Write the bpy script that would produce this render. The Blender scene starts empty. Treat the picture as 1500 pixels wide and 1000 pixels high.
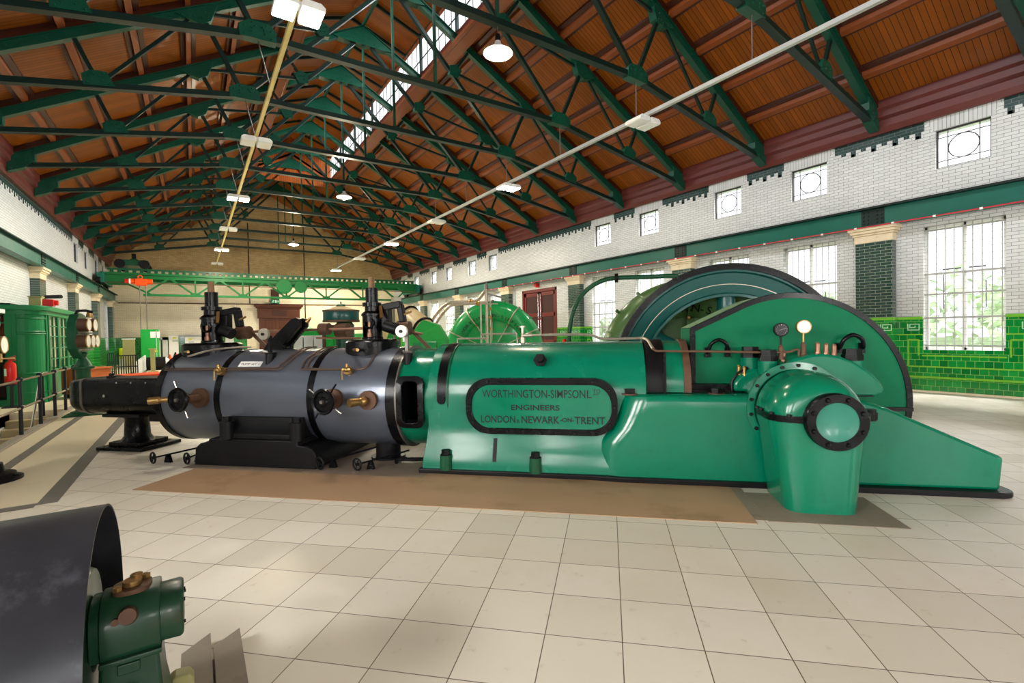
import bpy, math, random
from mathutils import Vector, Matrix, Euler
random.seed(7)
PI = math.pi
sc = bpy.context.scene
COL = sc.collection

# ------------------------------------------------------------------ camera
def camera_rows(yaw, pitch, roll):
    fw = Vector((math.sin(yaw)*math.cos(pitch), math.cos(yaw)*math.cos(pitch), math.sin(pitch)))
    rt = Vector((math.cos(yaw), -math.sin(yaw), 0.0))
    up = rt.cross(fw)
    r2 = math.cos(roll)*rt + math.sin(roll)*up
    u2 = math.cos(roll)*up - math.sin(roll)*rt
    return r2, u2, fw
cam_data = bpy.data.cameras.new('camera')
cam = bpy.data.objects.new('camera', cam_data)
COL.objects.link(cam)
cam_data.sensor_width = 36.0
cam_data.lens = 706.65/1500*36.0
cam_data.clip_start = 0.05
cam_data.clip_end = 300
_r, _u, _f = camera_rows(0.5837, -0.0188, -0.0194)
cam.matrix_world = Matrix(((_r.x, _u.x, -_f.x, 0), (_r.y, _u.y, -_f.y, 0), (_r.z, _u.z, -_f.z, 1.6), (0, 0, 0, 1)))
sc.camera = cam

# ------------------------------------------------------------------ exposure, sky
sc.view_settings.view_transform = 'Standard'
sc.view_settings.look = 'None'
sc.view_settings.gamma = 1.0
sc.view_settings.use_curve_mapping = False
sc.view_settings.exposure = 0.35
world = bpy.data.worlds.new('daylight_sky')
sc.world = world
world.use_nodes = True
_bg = world.node_tree.nodes['Background']
_bg.inputs['Color'].default_value = (0.93, 0.97, 1.0, 1)
_bg.inputs['Strength'].default_value = 1.6

# ------------------------------------------------------------------ daylight through the windows
def daylight(loc, target, sx, sy, power, spread=150, color=(1, 0.98, 0.95)):
    d = bpy.data.lights.new('window_daylight', 'AREA')
    d.shape = 'RECTANGLE'; d.size = sx; d.size_y = sy
    d.energy = power; d.color = color; d.spread = math.radians(spread)
    o = bpy.data.objects.new('window_daylight', d)
    o.location = loc
    v = Vector(target) - Vector(loc)
    o.rotation_euler = v.to_track_quat('-Z', 'Y').to_euler()
    COL.objects.link(o)
XL, XR, XC = -4.4, 14.5, 5.05          # hall walls and centre line
YB, YF = -12.0, 40.3                   # rear and far walls
PIER = [5.1 + 5.7*k for k in range(-3, 7)]
WIN_R = [c + s*1.62 for c in PIER for s in (-1, 1) if not (16.6 < c + s*1.62 < 22.0) and -11 < c + s*1.62 < 40]
WIN_L = [-10.38, -7.92, -4.68, -2.22, 1.02, 3.48]  # unseen left windows, added for light on the engine's front
WIN_B = [-1.4, 2.2, 7.9, 11.5]  # unseen rear windows, added to bring light from behind the camera
for y in WIN_R:
    daylight((17.4, y, 8.0), (14.6, y, 2.6), 1.6, 1.3, 480, 110)
for y in WIN_L:
    daylight((XL - 0.75, y, 3.0), (2, y, 1.6), 1.5, 2.9, 300, 140, (1, 0.97, 0.93))
for x in WIN_B:
    daylight((x, YB - 0.75, 3.0), (x, 0, 1.8), 1.5, 2.9, 330, 140, (1, 0.97, 0.93))
for y in range(-8, 32, 5):             # roof lantern, both sides
    daylight((9.9, y, 13.2), (6.5, y, 11.4), 4.6, 1.4, 480, 120, (0.93, 0.97, 1))
    daylight((0.2, y, 13.2), (3.6, y, 11.4), 4.6, 1.4, 240, 120, (0.93, 0.97, 1))

# ------------------------------------------------------------------ materials
def S(r, g, b):
    def c(v):
        v /= 255.0
        return v/12.92 if v <= 0.04045 else ((v + 0.055)/1.055)**2.4
    return (c(r), c(g), c(b), 1.0)
def _new(name):
    m = bpy.data.materials.new(name); m.use_nodes = True
    nt = m.node_tree
    return m, nt, nt.nodes, nt.links, nt.nodes['Principled BSDF']
def scale_rgb(c, k): return (min(c[0]*k, 1), min(c[1]*k, 1), min(c[2]*k, 1), 1)
def mat(name, c, rough=0.5, metal=0.0, *, spec=None, var=0.12, scale=6.0, coat=0.0, stain=None, stain_amt=0.0, stain_scale=3.0, bump=0.0, rvar=0.1):
    m, nt, N, L, P = _new(name)
    tc = N.new('ShaderNodeTexCoord')
    nz = N.new('ShaderNodeTexNoise'); nz.inputs['Scale'].default_value = scale; nz.inputs['Detail'].default_value = 6
    L.new(tc.outputs['Object'], nz.inputs['Vector'])
    mx = N.new('ShaderNodeMix'); mx.data_type = 'RGBA'
    mx.inputs['A'].default_value = scale_rgb(c, 1 - var); mx.inputs['B'].default_value = scale_rgb(c, 1 + var)
    L.new(nz.outputs['Fac'], mx.inputs['Factor'])
    out = mx.outputs['Result']
    if stain:
        n2 = N.new('ShaderNodeTexNoise'); n2.inputs['Scale'].default_value = stain_scale; n2.inputs['Detail'].default_value = 8; n2.inputs['Roughness'].default_value = 0.65
        L.new(tc.outputs['Object'], n2.inputs['Vector'])
        rp = N.new('ShaderNodeMapRange'); rp.inputs['From Min'].default_value = 0.56; rp.inputs['From Max'].default_value = 0.72
        rp.inputs['To Max'].default_value = stain_amt
        L.new(n2.outputs['Fac'], rp.inputs['Value'])
        m2 = N.new('ShaderNodeMix'); m2.data_type = 'RGBA'
        L.new(rp.outputs['Result'], m2.inputs['Factor']); L.new(out, m2.inputs['A']); m2.inputs['B'].default_value = stain
        out = m2.outputs['Result']
    L.new(out, P.inputs['Base Color'])
    rr = N.new('ShaderNodeMapRange'); rr.inputs['To Min'].default_value = max(rough - rvar, 0.03); rr.inputs['To Max'].default_value = min(rough + rvar, 1)
    L.new(nz.outputs['Fac'], rr.inputs['Value']); L.new(rr.outputs['Result'], P.inputs['Roughness'])
    P.inputs['Metallic'].default_value = metal
    P.inputs['Specular IOR Level'].default_value = spec if spec is not None else (0.28 if metal < 0.5 else 0.5)
    P.inputs['Coat Weight'].default_value = coat*0.6; P.inputs['Coat Roughness'].default_value = 0.12
    if bump:
        b = N.new('ShaderNodeBump'); b.inputs['Strength'].default_value = bump; b.inputs['Distance'].default_value = 0.01
        L.new(nz.outputs['Fac'], b.inputs['Height']); L.new(b.outputs['Normal'], P.inputs['Normal'])
    return m
def brick(name, axes, c1, c2, mortar, bw, bh, msize=0.006, rough=0.25, offset=0.5, bias=0.0, dirt=None, dirt_amt=0.3, dirt_scale=0.7, bump=0.25, spec_noise=True):
    m, nt, N, L, P = _new(name)
    tc = N.new('ShaderNodeTexCoord'); sp = N.new('ShaderNodeSeparateXYZ'); cb = N.new('ShaderNodeCombineXYZ')
    L.new(tc.outputs['Object'], sp.inputs[0]); L.new(sp.outputs[axes[0]], cb.inputs[0]); L.new(sp.outputs[axes[1]], cb.inputs[1])
    br = N.new('ShaderNodeTexBrick'); br.inputs['Scale'].default_value = 1; br.offset = offset; br.squash = 1
    br.inputs['Brick Width'].default_value = bw; br.inputs['Row Height'].default_value = bh
    br.inputs['Mortar Size'].default_value = msize; br.inputs['Mortar Smooth'].default_value = 0.2; br.inputs['Bias'].default_value = bias
    br.inputs['Color1'].default_value = c1; br.inputs['Color2'].default_value = c2; br.inputs['Mortar'].default_value = mortar
    L.new(cb.outputs[0], br.inputs['Vector'])
    nz = N.new('ShaderNodeTexNoise'); nz.inputs['Scale'].default_value = dirt_scale; nz.inputs['Detail'].default_value = 7
    L.new(tc.outputs['Object'], nz.inputs['Vector'])
    out = br.outputs['Color']
    if dirt:
        rp = N.new('ShaderNodeMapRange'); rp.inputs['From Min'].default_value = 0.5; rp.inputs['From Max'].default_value = 0.75; rp.inputs['To Max'].default_value = dirt_amt
        L.new(nz.outputs['Fac'], rp.inputs['Value'])
        m2 = N.new('ShaderNodeMix'); m2.data_type = 'RGBA'; m2.inputs['B'].default_value = dirt
        L.new(rp.outputs['Result'], m2.inputs['Factor']); L.new(out, m2.inputs['A']); out = m2.outputs['Result']
    L.new(out, P.inputs['Base Color'])
    P.inputs['Roughness'].default_value = rough
    b = N.new('ShaderNodeBump'); b.inputs['Strength'].default_value = bump; b.inputs['Distance'].default_value = 0.01; b.invert = True
    L.new(br.outputs['Fac'], b.inputs['Height']); L.new(b.outputs['Normal'], P.inputs['Normal'])
    return m
def emit(name, c, strength):
    m, nt, N, L, P = _new(name)
    P.inputs['Base Color'].default_value = c
    P.inputs['Emission Color'].default_value = c; P.inputs['Emission Strength'].default_value = strength
    return m
def glass(name, tint=(1, 1, 1, 1), gloss=0.1):
    m, nt, N, L, P = _new(name); N.remove(P)
    t = N.new('ShaderNodeBsdfTransparent'); t.inputs[0].default_value = tint
    g = N.new('ShaderNodeBsdfGlossy'); g.inputs['Roughness'].default_value = 0.03
    fc = N.new('ShaderNodeLayerWeight'); pw = N.new('ShaderNodeMath'); pw.operation = 'POWER'; pw.inputs[1].default_value = 4.0; L.new(fc.outputs['Facing'], pw.inputs[0])
    lw = N.new('ShaderNodeMath'); lw.operation = 'MULTIPLY_ADD'; lw.inputs[1].default_value = 0.4; lw.inputs[2].default_value = 0.03; L.new(pw.outputs[0], lw.inputs[0])
    mx = N.new('ShaderNodeMixShader'); L.new(lw.outputs[0], mx.inputs[0]); L.new(t.outputs[0], mx.inputs[1]); L.new(g.outputs[0], mx.inputs[2])
    L.new(mx.outputs[0], N['Material Output'].inputs['Surface'])
    return m
def boards(name, axis, pitch, c, dark, rough=0.4):
    m, nt, N, L, P = _new(name)
    tc = N.new('ShaderNodeTexCoord'); sp = N.new('ShaderNodeSeparateXYZ'); L.new(tc.outputs['Object'], sp.inputs[0])
    d = N.new('ShaderNodeMath'); d.operation = 'DIVIDE'; d.inputs[1].default_value = pitch; L.new(sp.outputs[axis], d.inputs[0])
    fr = N.new('ShaderNodeMath'); fr.operation = 'FRACT'; L.new(d.outputs[0], fr.inputs[0])
    lt = N.new('ShaderNodeMath'); lt.operation = 'LESS_THAN'; lt.inputs[1].default_value = 0.09; L.new(fr.outputs[0], lt.inputs[0])
    fl = N.new('ShaderNodeMath'); fl.operation = 'FLOOR'; L.new(d.outputs[0], fl.inputs[0])
    wn = N.new('ShaderNodeTexWhiteNoise'); wn.noise_dimensions = '1D'; L.new(fl.outputs[0], wn.inputs['W'])
    nz = N.new('ShaderNodeTexNoise'); nz.inputs['Scale'].default_value = 2.5; nz.inputs['Detail'].default_value = 8; L.new(tc.outputs['Object'], nz.inputs['Vector'])
    ad = N.new('ShaderNodeMath'); ad.operation = 'ADD'; L.new(wn.outputs['Value'], ad.inputs[0]); L.new(nz.outputs['Fac'], ad.inputs[1])
    hf = N.new('ShaderNodeMath'); hf.operation = 'MULTIPLY'; hf.inputs[1].default_value = 0.5; L.new(ad.outputs[0], hf.inputs[0])
    mx = N.new('ShaderNodeMix'); mx.data_type = 'RGBA'; mx.inputs['A'].default_value = scale_rgb(c, 0.72); mx.inputs['B'].default_value = scale_rgb(c, 1.28); L.new(hf.outputs[0], mx.inputs['Factor'])
    m2 = N.new('ShaderNodeMix'); m2.data_type = 'RGBA'; m2.inputs['B'].default_value = dark; L.new(mx.outputs['Result'], m2.inputs['A']); L.new(lt.outputs[0], m2.inputs['Factor'])
    L.new(m2.outputs['Result'], P.inputs['Base Color']); P.inputs['Roughness'].default_value = rough; P.inputs['Specular IOR Level'].default_value = 0.15
    return m
def floor_tiles(name):
    m, nt, N, L, P = _new(name)
    tc = N.new('ShaderNodeTexCoord'); mp = N.new('ShaderNodeMapping')
    mp.inputs['Scale'].default_value = (1/0.39975,)*3; mp.inputs['Rotation'].default_value = (0, 0, 0.7812); mp.inputs['Location'].default_value = (0.884, -9.263, 0)
    L.new(tc.outputs['Object'], mp.inputs['Vector'])
    br = N.new('ShaderNodeTexBrick'); br.inputs['Scale'].default_value = 1; br.offset = 0.0
    br.inputs['Brick Width'].default_value = 1; br.inputs['Row Height'].default_value = 1; br.inputs['Mortar Size'].default_value = 0.008; br.inputs['Mortar Smooth'].default_value = 0.3
    br.inputs['Color1'].default_value = S(211, 204, 188); br.inputs['Color2'].default_value = S(227, 221, 208); br.inputs['Mortar'].default_value = S(96, 84, 66)
    L.new(mp.outputs[0], br.inputs['Vector'])
    def noise(sc_, lo, hi, amt, col, src):
        n = N.new('ShaderNodeTexNoise'); n.inputs['Scale'].default_value = sc_; n.inputs['Detail'].default_value = 9; n.inputs['Roughness'].default_value = 0.62
        L.new(tc.outputs['Object'], n.inputs['Vector'])
        r = N.new('ShaderNodeMapRange'); r.inputs['From Min'].default_value = lo; r.inputs['From Max'].default_value = hi; r.inputs['To Max'].default_value = amt
        L.new(n.outputs['Fac'], r.inputs['Value'])
        x = N.new('ShaderNodeMix'); x.data_type = 'RGBA'; x.inputs['B'].default_value = col
        L.new(r.outputs['Result'], x.inputs['Factor']); L.new(src, x.inputs['A'])
        return x.outputs['Result'], n
    o, n0 = noise(0.8, 0.48, 0.78, 0.35, S(196, 172, 128), br.outputs['Color'])
    o, n1 = noise(9.0, 0.62, 0.72, 0.35, S(170, 138, 92), o)
    o, n2 = noise(60.0, 0.64, 0.8, 0.22, S(150, 130, 100), o)
    L.new(o, P.inputs['Base Color'])
    rr = N.new('ShaderNodeMapRange'); rr.inputs['To Min'].default_value = 0.28; rr.inputs['To Max'].default_value = 0.55
    L.new(n0.outputs['Fac'], rr.inputs['Value']); L.new(rr.outputs['Result'], P.inputs['Roughness'])
    b = N.new('ShaderNodeBump'); b.inputs['Strength'].default_value = 0.3; b.inputs['Distance'].default_value = 0.004; b.invert = True
    L.new(br.outputs['Fac'], b.inputs['Height']); L.new(b.outputs['Normal'], P.inputs['Normal'])
    return m

M = {}
M['floor'] = floor_tiles('cream terrazzo floor tiles')
M['screed'] = mat('smooth cream floor border', S(220, 208, 180), 0.4, var=0.06, scale=2, stain=S(196, 172, 130), stain_amt=0.4, stain_scale=1.5)
M['stripe'] = mat('dark grey floor stripe', S(108, 104, 98), 0.5, var=0.2, scale=14)
M['mat'] = mat('worn brown floor plate', S(164, 134, 104), 0.5, var=0.16, scale=3, stain=S(92, 72, 30), stain_amt=0.55, stain_scale=1.3, bump=0.05)
M['plate_grey'] = mat('oily grey floor plate', S(132, 118, 104), 0.45, var=0.3, scale=5, stain=S(70, 56, 44), stain_amt=0.6)
GW = (S(198, 200, 199), S(210, 212, 211), S(134, 134, 130))
M['white_yz'] = brick('white glazed bricks', 'YZ', *GW, 0.225, 0.075, 0.0055, 0.36)
M['white_xz'] = brick('white glazed end wall bricks', 'XZ', S(226, 214, 186), S(232, 222, 196), S(176, 160, 128), 0.225, 0.075, 0.0055, 0.2, dirt=S(190, 164, 112), dirt_amt=0.35)
M['buff_xz'] = brick('buff gable bricks', 'XZ', S(168, 142, 100), S(190, 164, 118), S(120, 98, 66), 0.225, 0.075, 0.007, 0.55, dirt=S(104, 78, 44), dirt_amt=0.6, dirt_scale=0.5)
M['dado_yz'] = brick('green glazed dado tiles', 'YZ', S(4, 104, 40), S(20, 146, 56), S(130, 176, 90), 0.152, 0.076*2, 0.004, 0.1)
M['dado_xz'] = brick('green glazed end dado tiles', 'XZ', S(10, 100, 44), S(26, 130, 60), S(120, 160, 84), 0.152, 0.152, 0.004, 0.12)
M['pier_yz'] = brick('dark green pier bricks', 'YZ', S(24, 58, 46), S(48, 66, 64), S(128, 140, 122), 0.225, 0.075, 0.006, 0.15)
M['pier_xz'] = brick('dark green pier side bricks', 'XZ', S(20, 66, 42), S(40, 72, 56), S(118, 132, 112), 0.225, 0.075, 0.006, 0.15)
M['frieze'] = brick('dark green frieze bricks', 'YZ', S(20, 54, 50), S(40, 66, 64), S(90, 100, 94), 0.225, 0.075, 0.006, 0.2)
M['stone'] = mat('cream stone capital', S(214, 198, 168), 0.6, var=0.14, scale=10, stain=S(150, 120, 84), stain_amt=0.5)
M['lime'] = mat('lime glazed moulding', S(108, 176, 52), 0.15, var=0.15, scale=20)
M['key'] = mat('pale green key pattern tile', S(166, 212, 178), 0.2, var=0.08, scale=20)
M['white_paint'] = mat('white window paint', S(226, 226, 222), 0.4, var=0.05)
M['leading'] = mat('black window leading', S(60, 58, 60), 0.5, 0.2)
M['pane'] = glass('clear window pane')
M['boards'] = boards('varnished ceiling boards', 1, 0.115, S(126, 67, 10), S(44, 18, 4))
M['boards_x'] = boards('varnished lantern boards', 0, 0.115, S(136, 68, 24), S(56, 24, 10))
M['wood'] = mat('red brown varnished timber', S(116, 56, 14), 0.4, var=0.2, scale=5)
M['wood_dark'] = mat('dark red varnished timber', S(58, 22, 10), 0.35, var=0.25, scale=5)
M['cornice'] = mat('plum brown timber cornice', S(88, 38, 34), 0.35, var=0.15, scale=4)
M['truss'] = mat('dark green truss paint', S(4, 64, 46), 0.4, var=0.15, scale=6)
M['truss_dk'] = mat('deep green truss paint', S(3, 30, 24), 0.45, var=0.15, scale=6)
M['beam'] = mat('blue green girder paint', S(14, 92, 78), 0.38, var=0.12, scale=3)
M['green'] = mat('glossy engine green paint', S(0, 110, 80), 0.22, var=0.10, scale=3.5, coat=0.6, stain=S(10, 84, 60), stain_amt=0.3, stain_scale=5)
M['green_base'] = mat('scuffed green base paint', S(0, 112, 84), 0.25, var=0.12, scale=3, coat=0.5, stain=S(30, 92, 76), stain_amt=0.35, stain_scale=2.6)
M['green_window_lit'] = mat('engine green with window light in the colour', S(150, 186, 140), 0.3, var=0.12, scale=4, coat=0.4)  # guard green lightened to imitate reflected window light
M['green_br'] = mat('bright green machine paint', S(20, 160, 62), 0.35, var=0.12, scale=4, coat=0.3)
M['green_pump'] = mat('pump green paint', S(8, 140, 72), 0.3, var=0.12, scale=3, coat=0.5, stain=S(150, 110, 70), stain_amt=0.25)
M['teal'] = mat('flywheel teal paint', S(8, 78, 72), 0.32, var=0.12, scale=4, coat=0.3)
M['olive'] = mat('olive green drum paint', S(74, 108, 58), 0.35, var=0.2, scale=3, coat=0.3)
M['green_dk'] = mat('dark green machine paint', S(14, 76, 48), 0.35, var=0.18, scale=5, coat=0.2, stain=S(60, 52, 30), stain_amt=0.4)
M['booth'] = mat('booth green paint', S(8, 112, 62), 0.4, var=0.1, scale=3)
M['black'] = mat('glossy black enamel', S(10, 10, 13), 0.28, var=0.2, scale=6, coat=0.15, spec=0.15)
M['black_sheet'] = mat('blued steel cladding sheet', S(96, 102, 114), 0.28, 0.4, var=0.03, scale=3, coat=0.3, rvar=0.0)
M['iron'] = mat('worn black cast iron', S(18, 18, 20), 0.42, 0.1, var=0.3, scale=8, stain=S(60, 48, 38), stain_amt=0.2, bump=0.1, spec=0.2)
M['iron_lt'] = mat('worn grey iron', S(110, 104, 98), 0.4, 0.5, var=0.25, scale=9)
M['rust'] = mat('rusty brown iron', S(96, 70, 54), 0.55, 0.3, var=0.35, scale=12, stain=S(50, 36, 28), stain_amt=0.6)
M['copper'] = mat('oiled copper pipe', S(146, 106, 84), 0.35, 0.5, var=0.2, scale=20)
M['brass'] = mat('worn brass', S(168, 134, 82), 0.32, 0.8, var=0.25, scale=20)
M['cap_metal'] = mat('dull bronze cap', S(150, 118, 88), 0.35, 0.4, var=0.25, scale=18)
M['oil_pipe'] = mat('dull brown oil pipe', S(98, 78, 66), 0.4, 0.4, var=0.2, scale=20)
M['bars'] = mat('pale grey bar paint', S(168, 168, 166), 0.5, var=0.05)
M['chrome'] = mat('bright steel', S(206, 204, 200), 0.2, 1.0, var=0.06)
M['steel_pipe'] = mat('pale steel pipe', S(176, 168, 152), 0.35, 0.7, var=0.15, scale=10)
M['cream'] = mat('cream enamel', S(212, 192, 150), 0.4, var=0.16, scale=4, stain=S(140, 96, 60), stain_amt=0.3)
M['dish'] = mat('pale green dished glass', S(52, 124, 106), 0.3, var=0.15, scale=6, coat=0.15)
M['dial'] = mat('white gauge dial', S(236, 234, 226), 0.3, var=0.03)
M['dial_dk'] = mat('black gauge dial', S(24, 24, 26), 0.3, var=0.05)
M['white'] = mat('white painted metal', S(236, 236, 234), 0.4, var=0.03)
M['grey_lt'] = mat('light grey cabinet metal', S(204, 206, 206), 0.4, var=0.05)
M['sand'] = mat('olive grey cabinet metal', S(158, 154, 104), 0.5, var=0.08)
M['grey_gr'] = mat('pale blue grey panel', S(190, 198, 200), 0.5, var=0.06)
M['conduit'] = mat('cream conduit paint', S(226, 204, 130), 0.4, var=0.06)
M['conduit_g'] = mat('grey conduit metal', S(176, 176, 172), 0.35, 0.3, var=0.06)
M['red'] = mat('red paint', S(206, 28, 26), 0.35, var=0.08, coat=0.3)
M['red_cable'] = mat('red cable sheath', S(200, 40, 60), 0.5, var=0.1)
M['orange'] = mat('orange red paint', S(236, 78, 20), 0.4, var=0.1)
M['hi_vis'] = mat('yellow plastic', S(214, 226, 30), 0.5, var=0.05)
M['door_red'] = mat('maroon door paint', S(104, 34, 30), 0.4, var=0.15, scale=4)
M['mesh_dk'] = mat('dark mesh panel', S(58, 26, 24), 0.6, var=0.3, scale=60)
M['door_brown'] = mat('varnished oak door', S(78, 38, 18), 0.35, var=0.22, scale=5)
M['crate'] = mat('orange brown plywood', S(176, 96, 48), 0.5, var=0.16, scale=4)
M['step'] = mat('worn stone steps', S(176, 162, 124), 0.6, var=0.25, scale=4, stain=S(80, 68, 40), stain_amt=0.5)
M['kerb'] = mat('grey stone kerb', S(150, 140, 126), 0.6, var=0.15, scale=6)
M['black_rail'] = mat('black railing paint', S(30, 34, 40), 0.4, var=0.15)
M['handrail'] = mat('brass brown handrail', S(120, 104, 76), 0.35, 0.6, var=0.15)
M['exit'] = mat('exit sign green', S(20, 150, 110), 0.4, var=0.03)
M['ink'] = mat('black lettering paint', S(10, 26, 24), 0.5, var=0.1)
M['slab'] = mat('grey brown timber slab', S(136, 126, 112), 0.6, var=0.25, scale=6, stain=S(70, 58, 40), stain_amt=0.5)
M['hood'] = mat('scratched dark sheet metal', S(52, 53, 58), 0.36, 0.3, var=0.35, scale=7, stain=S(112, 113, 122), stain_amt=0.45, stain_scale=4.0, coat=0.15)
M['lamp_on'] = emit('lit lamp panel', (1, 0.96, 0.88, 1), 45)
M['bulb'] = emit('lit pendant bulb', (1, 0.9, 0.68, 1), 60)
M['green_flat'] = mat('satin guard green paint', S(0, 104, 68), 0.45, spec=0.12, var=0.10, scale=3.5, stain=S(10, 84, 60), stain_amt=0.25, stain_scale=5)
M['green_oily_dim'] = mat('oily green machine paint darkened as underexposed', S(24, 62, 42), 0.35, var=0.2, scale=9, coat=0.2, stain=S(62, 52, 32), stain_amt=0.6, stain_scale=6)  # brown stain is oily dirt; base green darkened for the underexposed foreground
M['leaf'] = mat('overexposed pale leaf green', S(196, 216, 180), 0.6, var=0.5, scale=3)  # leaves lightened so they look overexposed behind the glass
M['lawn'] = mat('grass', S(140, 160, 110), 0.8, var=0.3, scale=1)

# ------------------------------------------------------------------ mesh building
def basis(axis):
    a = Vector(axis).normalized()
    t = Vector((0, 0, 1)) if abs(a.z) < 0.9 else Vector((1, 0, 0))
    e1 = t.cross(a).normalized(); e2 = a.cross(e1)
    return e1, e2, a
class MB:
    def __init__(s): s.v = []; s.f = []
    def add(s, vs, fs):
        o = len(s.v); s.v += [tuple(p) for p in vs]; s.f += [tuple(i + o for i in f) for f in fs]; return s
    def box(s, x0, x1, y0, y1, z0, z1):
        return s.add([(x, y, z) for x in (x0, x1) for y in (y0, y1) for z in (z0, z1)],
                     [(0, 1, 3, 2), (4, 6, 7, 5), (0, 4, 5, 1), (2, 3, 7, 6), (0, 2, 6, 4), (1, 5, 7, 3)])
    def bar(s, p, q, w, h, up=(0, 0, 1)):
        p = Vector(p); q = Vector(q); d = (q - p).normalized(); u = Vector(up)
        sd = d.cross(u)
        if sd.length < 1e-4: sd = d.cross(Vector((0, 1, 0)))
        sd.normalize(); u = sd.cross(d)
        vs = [e + sd*a*w/2 + u*b*h/2 for e in (p, q) for a in (-1, 1) for b in (-1, 1)]
        return s.add(vs, [(0, 1, 3, 2), (4, 6, 7, 5), (0, 4, 5, 1), (2, 3, 7, 6), (0, 2, 6, 4), (1, 5, 7, 3)])
    def loft(s, rings, cap0=True, cap1=True, closed=True):
        n = len(rings[0]); vs = [p for r in rings for p in r]; fs = []
        for i in range(len(rings) - 1):
            for j in range(n if closed else n - 1):
                k = (j + 1) % n
                fs.append((i*n + j, i*n + k, (i + 1)*n + k, (i + 1)*n + j))
        if cap0: fs.append(tuple(range(n - 1, -1, -1)))
        if cap1: fs.append(tuple((len(rings) - 1)*n + j for j in range(n)))
        return s.add(vs, fs)
    def lathe(s, prof, o, axis, n=32, a0=0.0, a1=2*PI, skip=None, ref=None, close=False):
        """prof: list of (radius, distance along axis)."""
        e1, e2, a = basis(axis); o = Vector(o)
        full = abs(a1 - a0 - 2*PI) < 1e-6
        m = n if full else n + 1
        vs = []
        for r, h in prof:
            for j in range(m):
                t = a0 + (a1 - a0)*j/n
                vs.append(o + a*h + e1*(r*math.cos(t)) + e2*(r*math.sin(t)))
        fs = []
        K = len(prof)
        for i in range(K if close else K - 1):
            i2 = (i + 1) % K
            for j in range(n):
                if skip and skip(i, j): continue
                k = (j + 1) % m
                fs.append((i*m + j, i2*m + j, i2*m + k, i*m + k))
        return s.add(vs, fs)
    def cyl(s, p, q, r0, r1=None, n=16, caps=True):
        p = Vector(p); q = Vector(q); r1 = r0 if r1 is None else r1
        e1, e2, a = basis(q - p)
        R = [[c + e1*(r*math.cos(2*PI*j/n)) + e2*(r*math.sin(2*PI*j/n)) for j in range(n)] for c, r in ((p, r0), (q, r1))]
        return s.loft(R, caps, caps)
    def hexnut(s, p, axis, r, h): 
        p = Vector(p); a = Vector(axis).normalized()
        return s.cyl(p, p + a*h, r, n=6)
    def torus(s, c, axis, R, r, n=32, m=10):
        prof = [(R + r*math.cos(2*PI*j/m), r*math.sin(2*PI*j/m)) for j in range(m)]
        return s.lathe(prof, c, axis, n, close=True)
    def tube(s, pts, r, n=8, caps=True, radii=None):
        P = [Vector(p) for p in pts]; rings = []
        e1, e2, _ = basis(P[1] - P[0]); prev = None
        for i, p in enumerate(P):
            d = (P[min(i + 1, len(P) - 1)] - P[max(i - 1, 0)]).normalized()
            e1 = (e1 - d*e1.dot(d)).normalized(); e2 = d.cross(e1)
            rr = radii[i] if radii else r
            rings.append([p + e1*(rr*math.cos(2*PI*j/n)) + e2*(rr*math.sin(2*PI*j/n)) for j in range(n)])
        return s.loft(rings, caps, caps)
    def prism(s, poly, plane, d0, d1):
        """poly 2d; plane 'uz' extrudes along y, 'uv' along z, 'vz' along x."""
        def P(a, b, d):
            return {'uz': (a, d, b), 'uv': (a, b, d), 'vz': (d, a, b)}[plane]
        return s.loft([[P(a, b, d0) for a, b in poly], [P(a, b, d1) for a, b in poly]])
    def ringprism(s, outer, inner, plane, d0, d1):
        def P(a, b, d):
            return {'uz': (a, d, b), 'uv': (a, b, d), 'vz': (d, a, b)}[plane]
        n = len(outer)
        return s.loft([[P(*p, d0) for p in outer], [P(*p, d0) for p in inner], [P(*p, d1) for p in inner], [P(*p, d1) for p in outer], [P(*p, d0) for p in outer]], False, False)
    def ball(s, c, r, n=14, sz=1.0, sx=1.0, sy=1.0):
        rings = []
        for i in range(1, n):
            t = PI*i/n
            rings.append([(c[0] + sx*r*math.sin(t)*math.cos(2*PI*j/(2*n)), c[1] + sy*r*math.sin(t)*math.sin(2*PI*j/(2*n)), c[2] + sz*r*math.cos(t)) for j in range(2*n)])
        return s.loft(rings)
OFF = {}
def build(name, mb, m, parent=None, smooth=36, bevel=0.0, kind=None):
    me = bpy.data.meshes.new(name)
    off = OFF.get(parent.name, Vector((0, 0, 0))) if parent else Vector((0, 0, 0))
    me.from_pydata([Vector(p) - off for p in mb.v], [], mb.f)
    me.update()
    if smooth:
        me.polygons.foreach_set('use_smooth', [True]*len(me.polygons))
        me.set_sharp_from_angle(angle=math.radians(smooth))
    mm = M[m] if isinstance(m, str) else m
    me.materials.append(mm)
    o = bpy.data.objects.new(name, me); COL.objects.link(o)
    import bmesh
    bm = bmesh.new(); bm.from_mesh(me); bmesh.ops.recalc_face_normals(bm, faces=bm.faces); bm.to_mesh(me); bm.free()
    if bevel:
        b = o.modifiers.new('bevel', 'BEVEL'); b.width = bevel; b.segments = 2; b.limit_method = 'ANGLE'; b.angle_limit = math.radians(40)
    if parent:
        o.parent = parent; OFF[o.name] = off
    if kind: o['kind'] = kind
    return o
def thing(name, label, cat, base=(0, 0, 0), rz=0.0, group=None, kind=None):
    """Empty at the base of a thing; parts are given in the frame turned by rz about the hall origin."""
    o = bpy.data.objects.new(name, None); COL.objects.link(o)
    o.empty_display_size = 0.3
    b = Vector(base); o.location = Matrix.Rotation(rz, 3, 'Z') @ b; o.rotation_euler = (0, 0, rz)
    if label: o['label'] = label
    if cat: o['category'] = cat
    if group: o['group'] = group
    if kind: o['kind'] = kind
    OFF[o.name] = b
    return o
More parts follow.
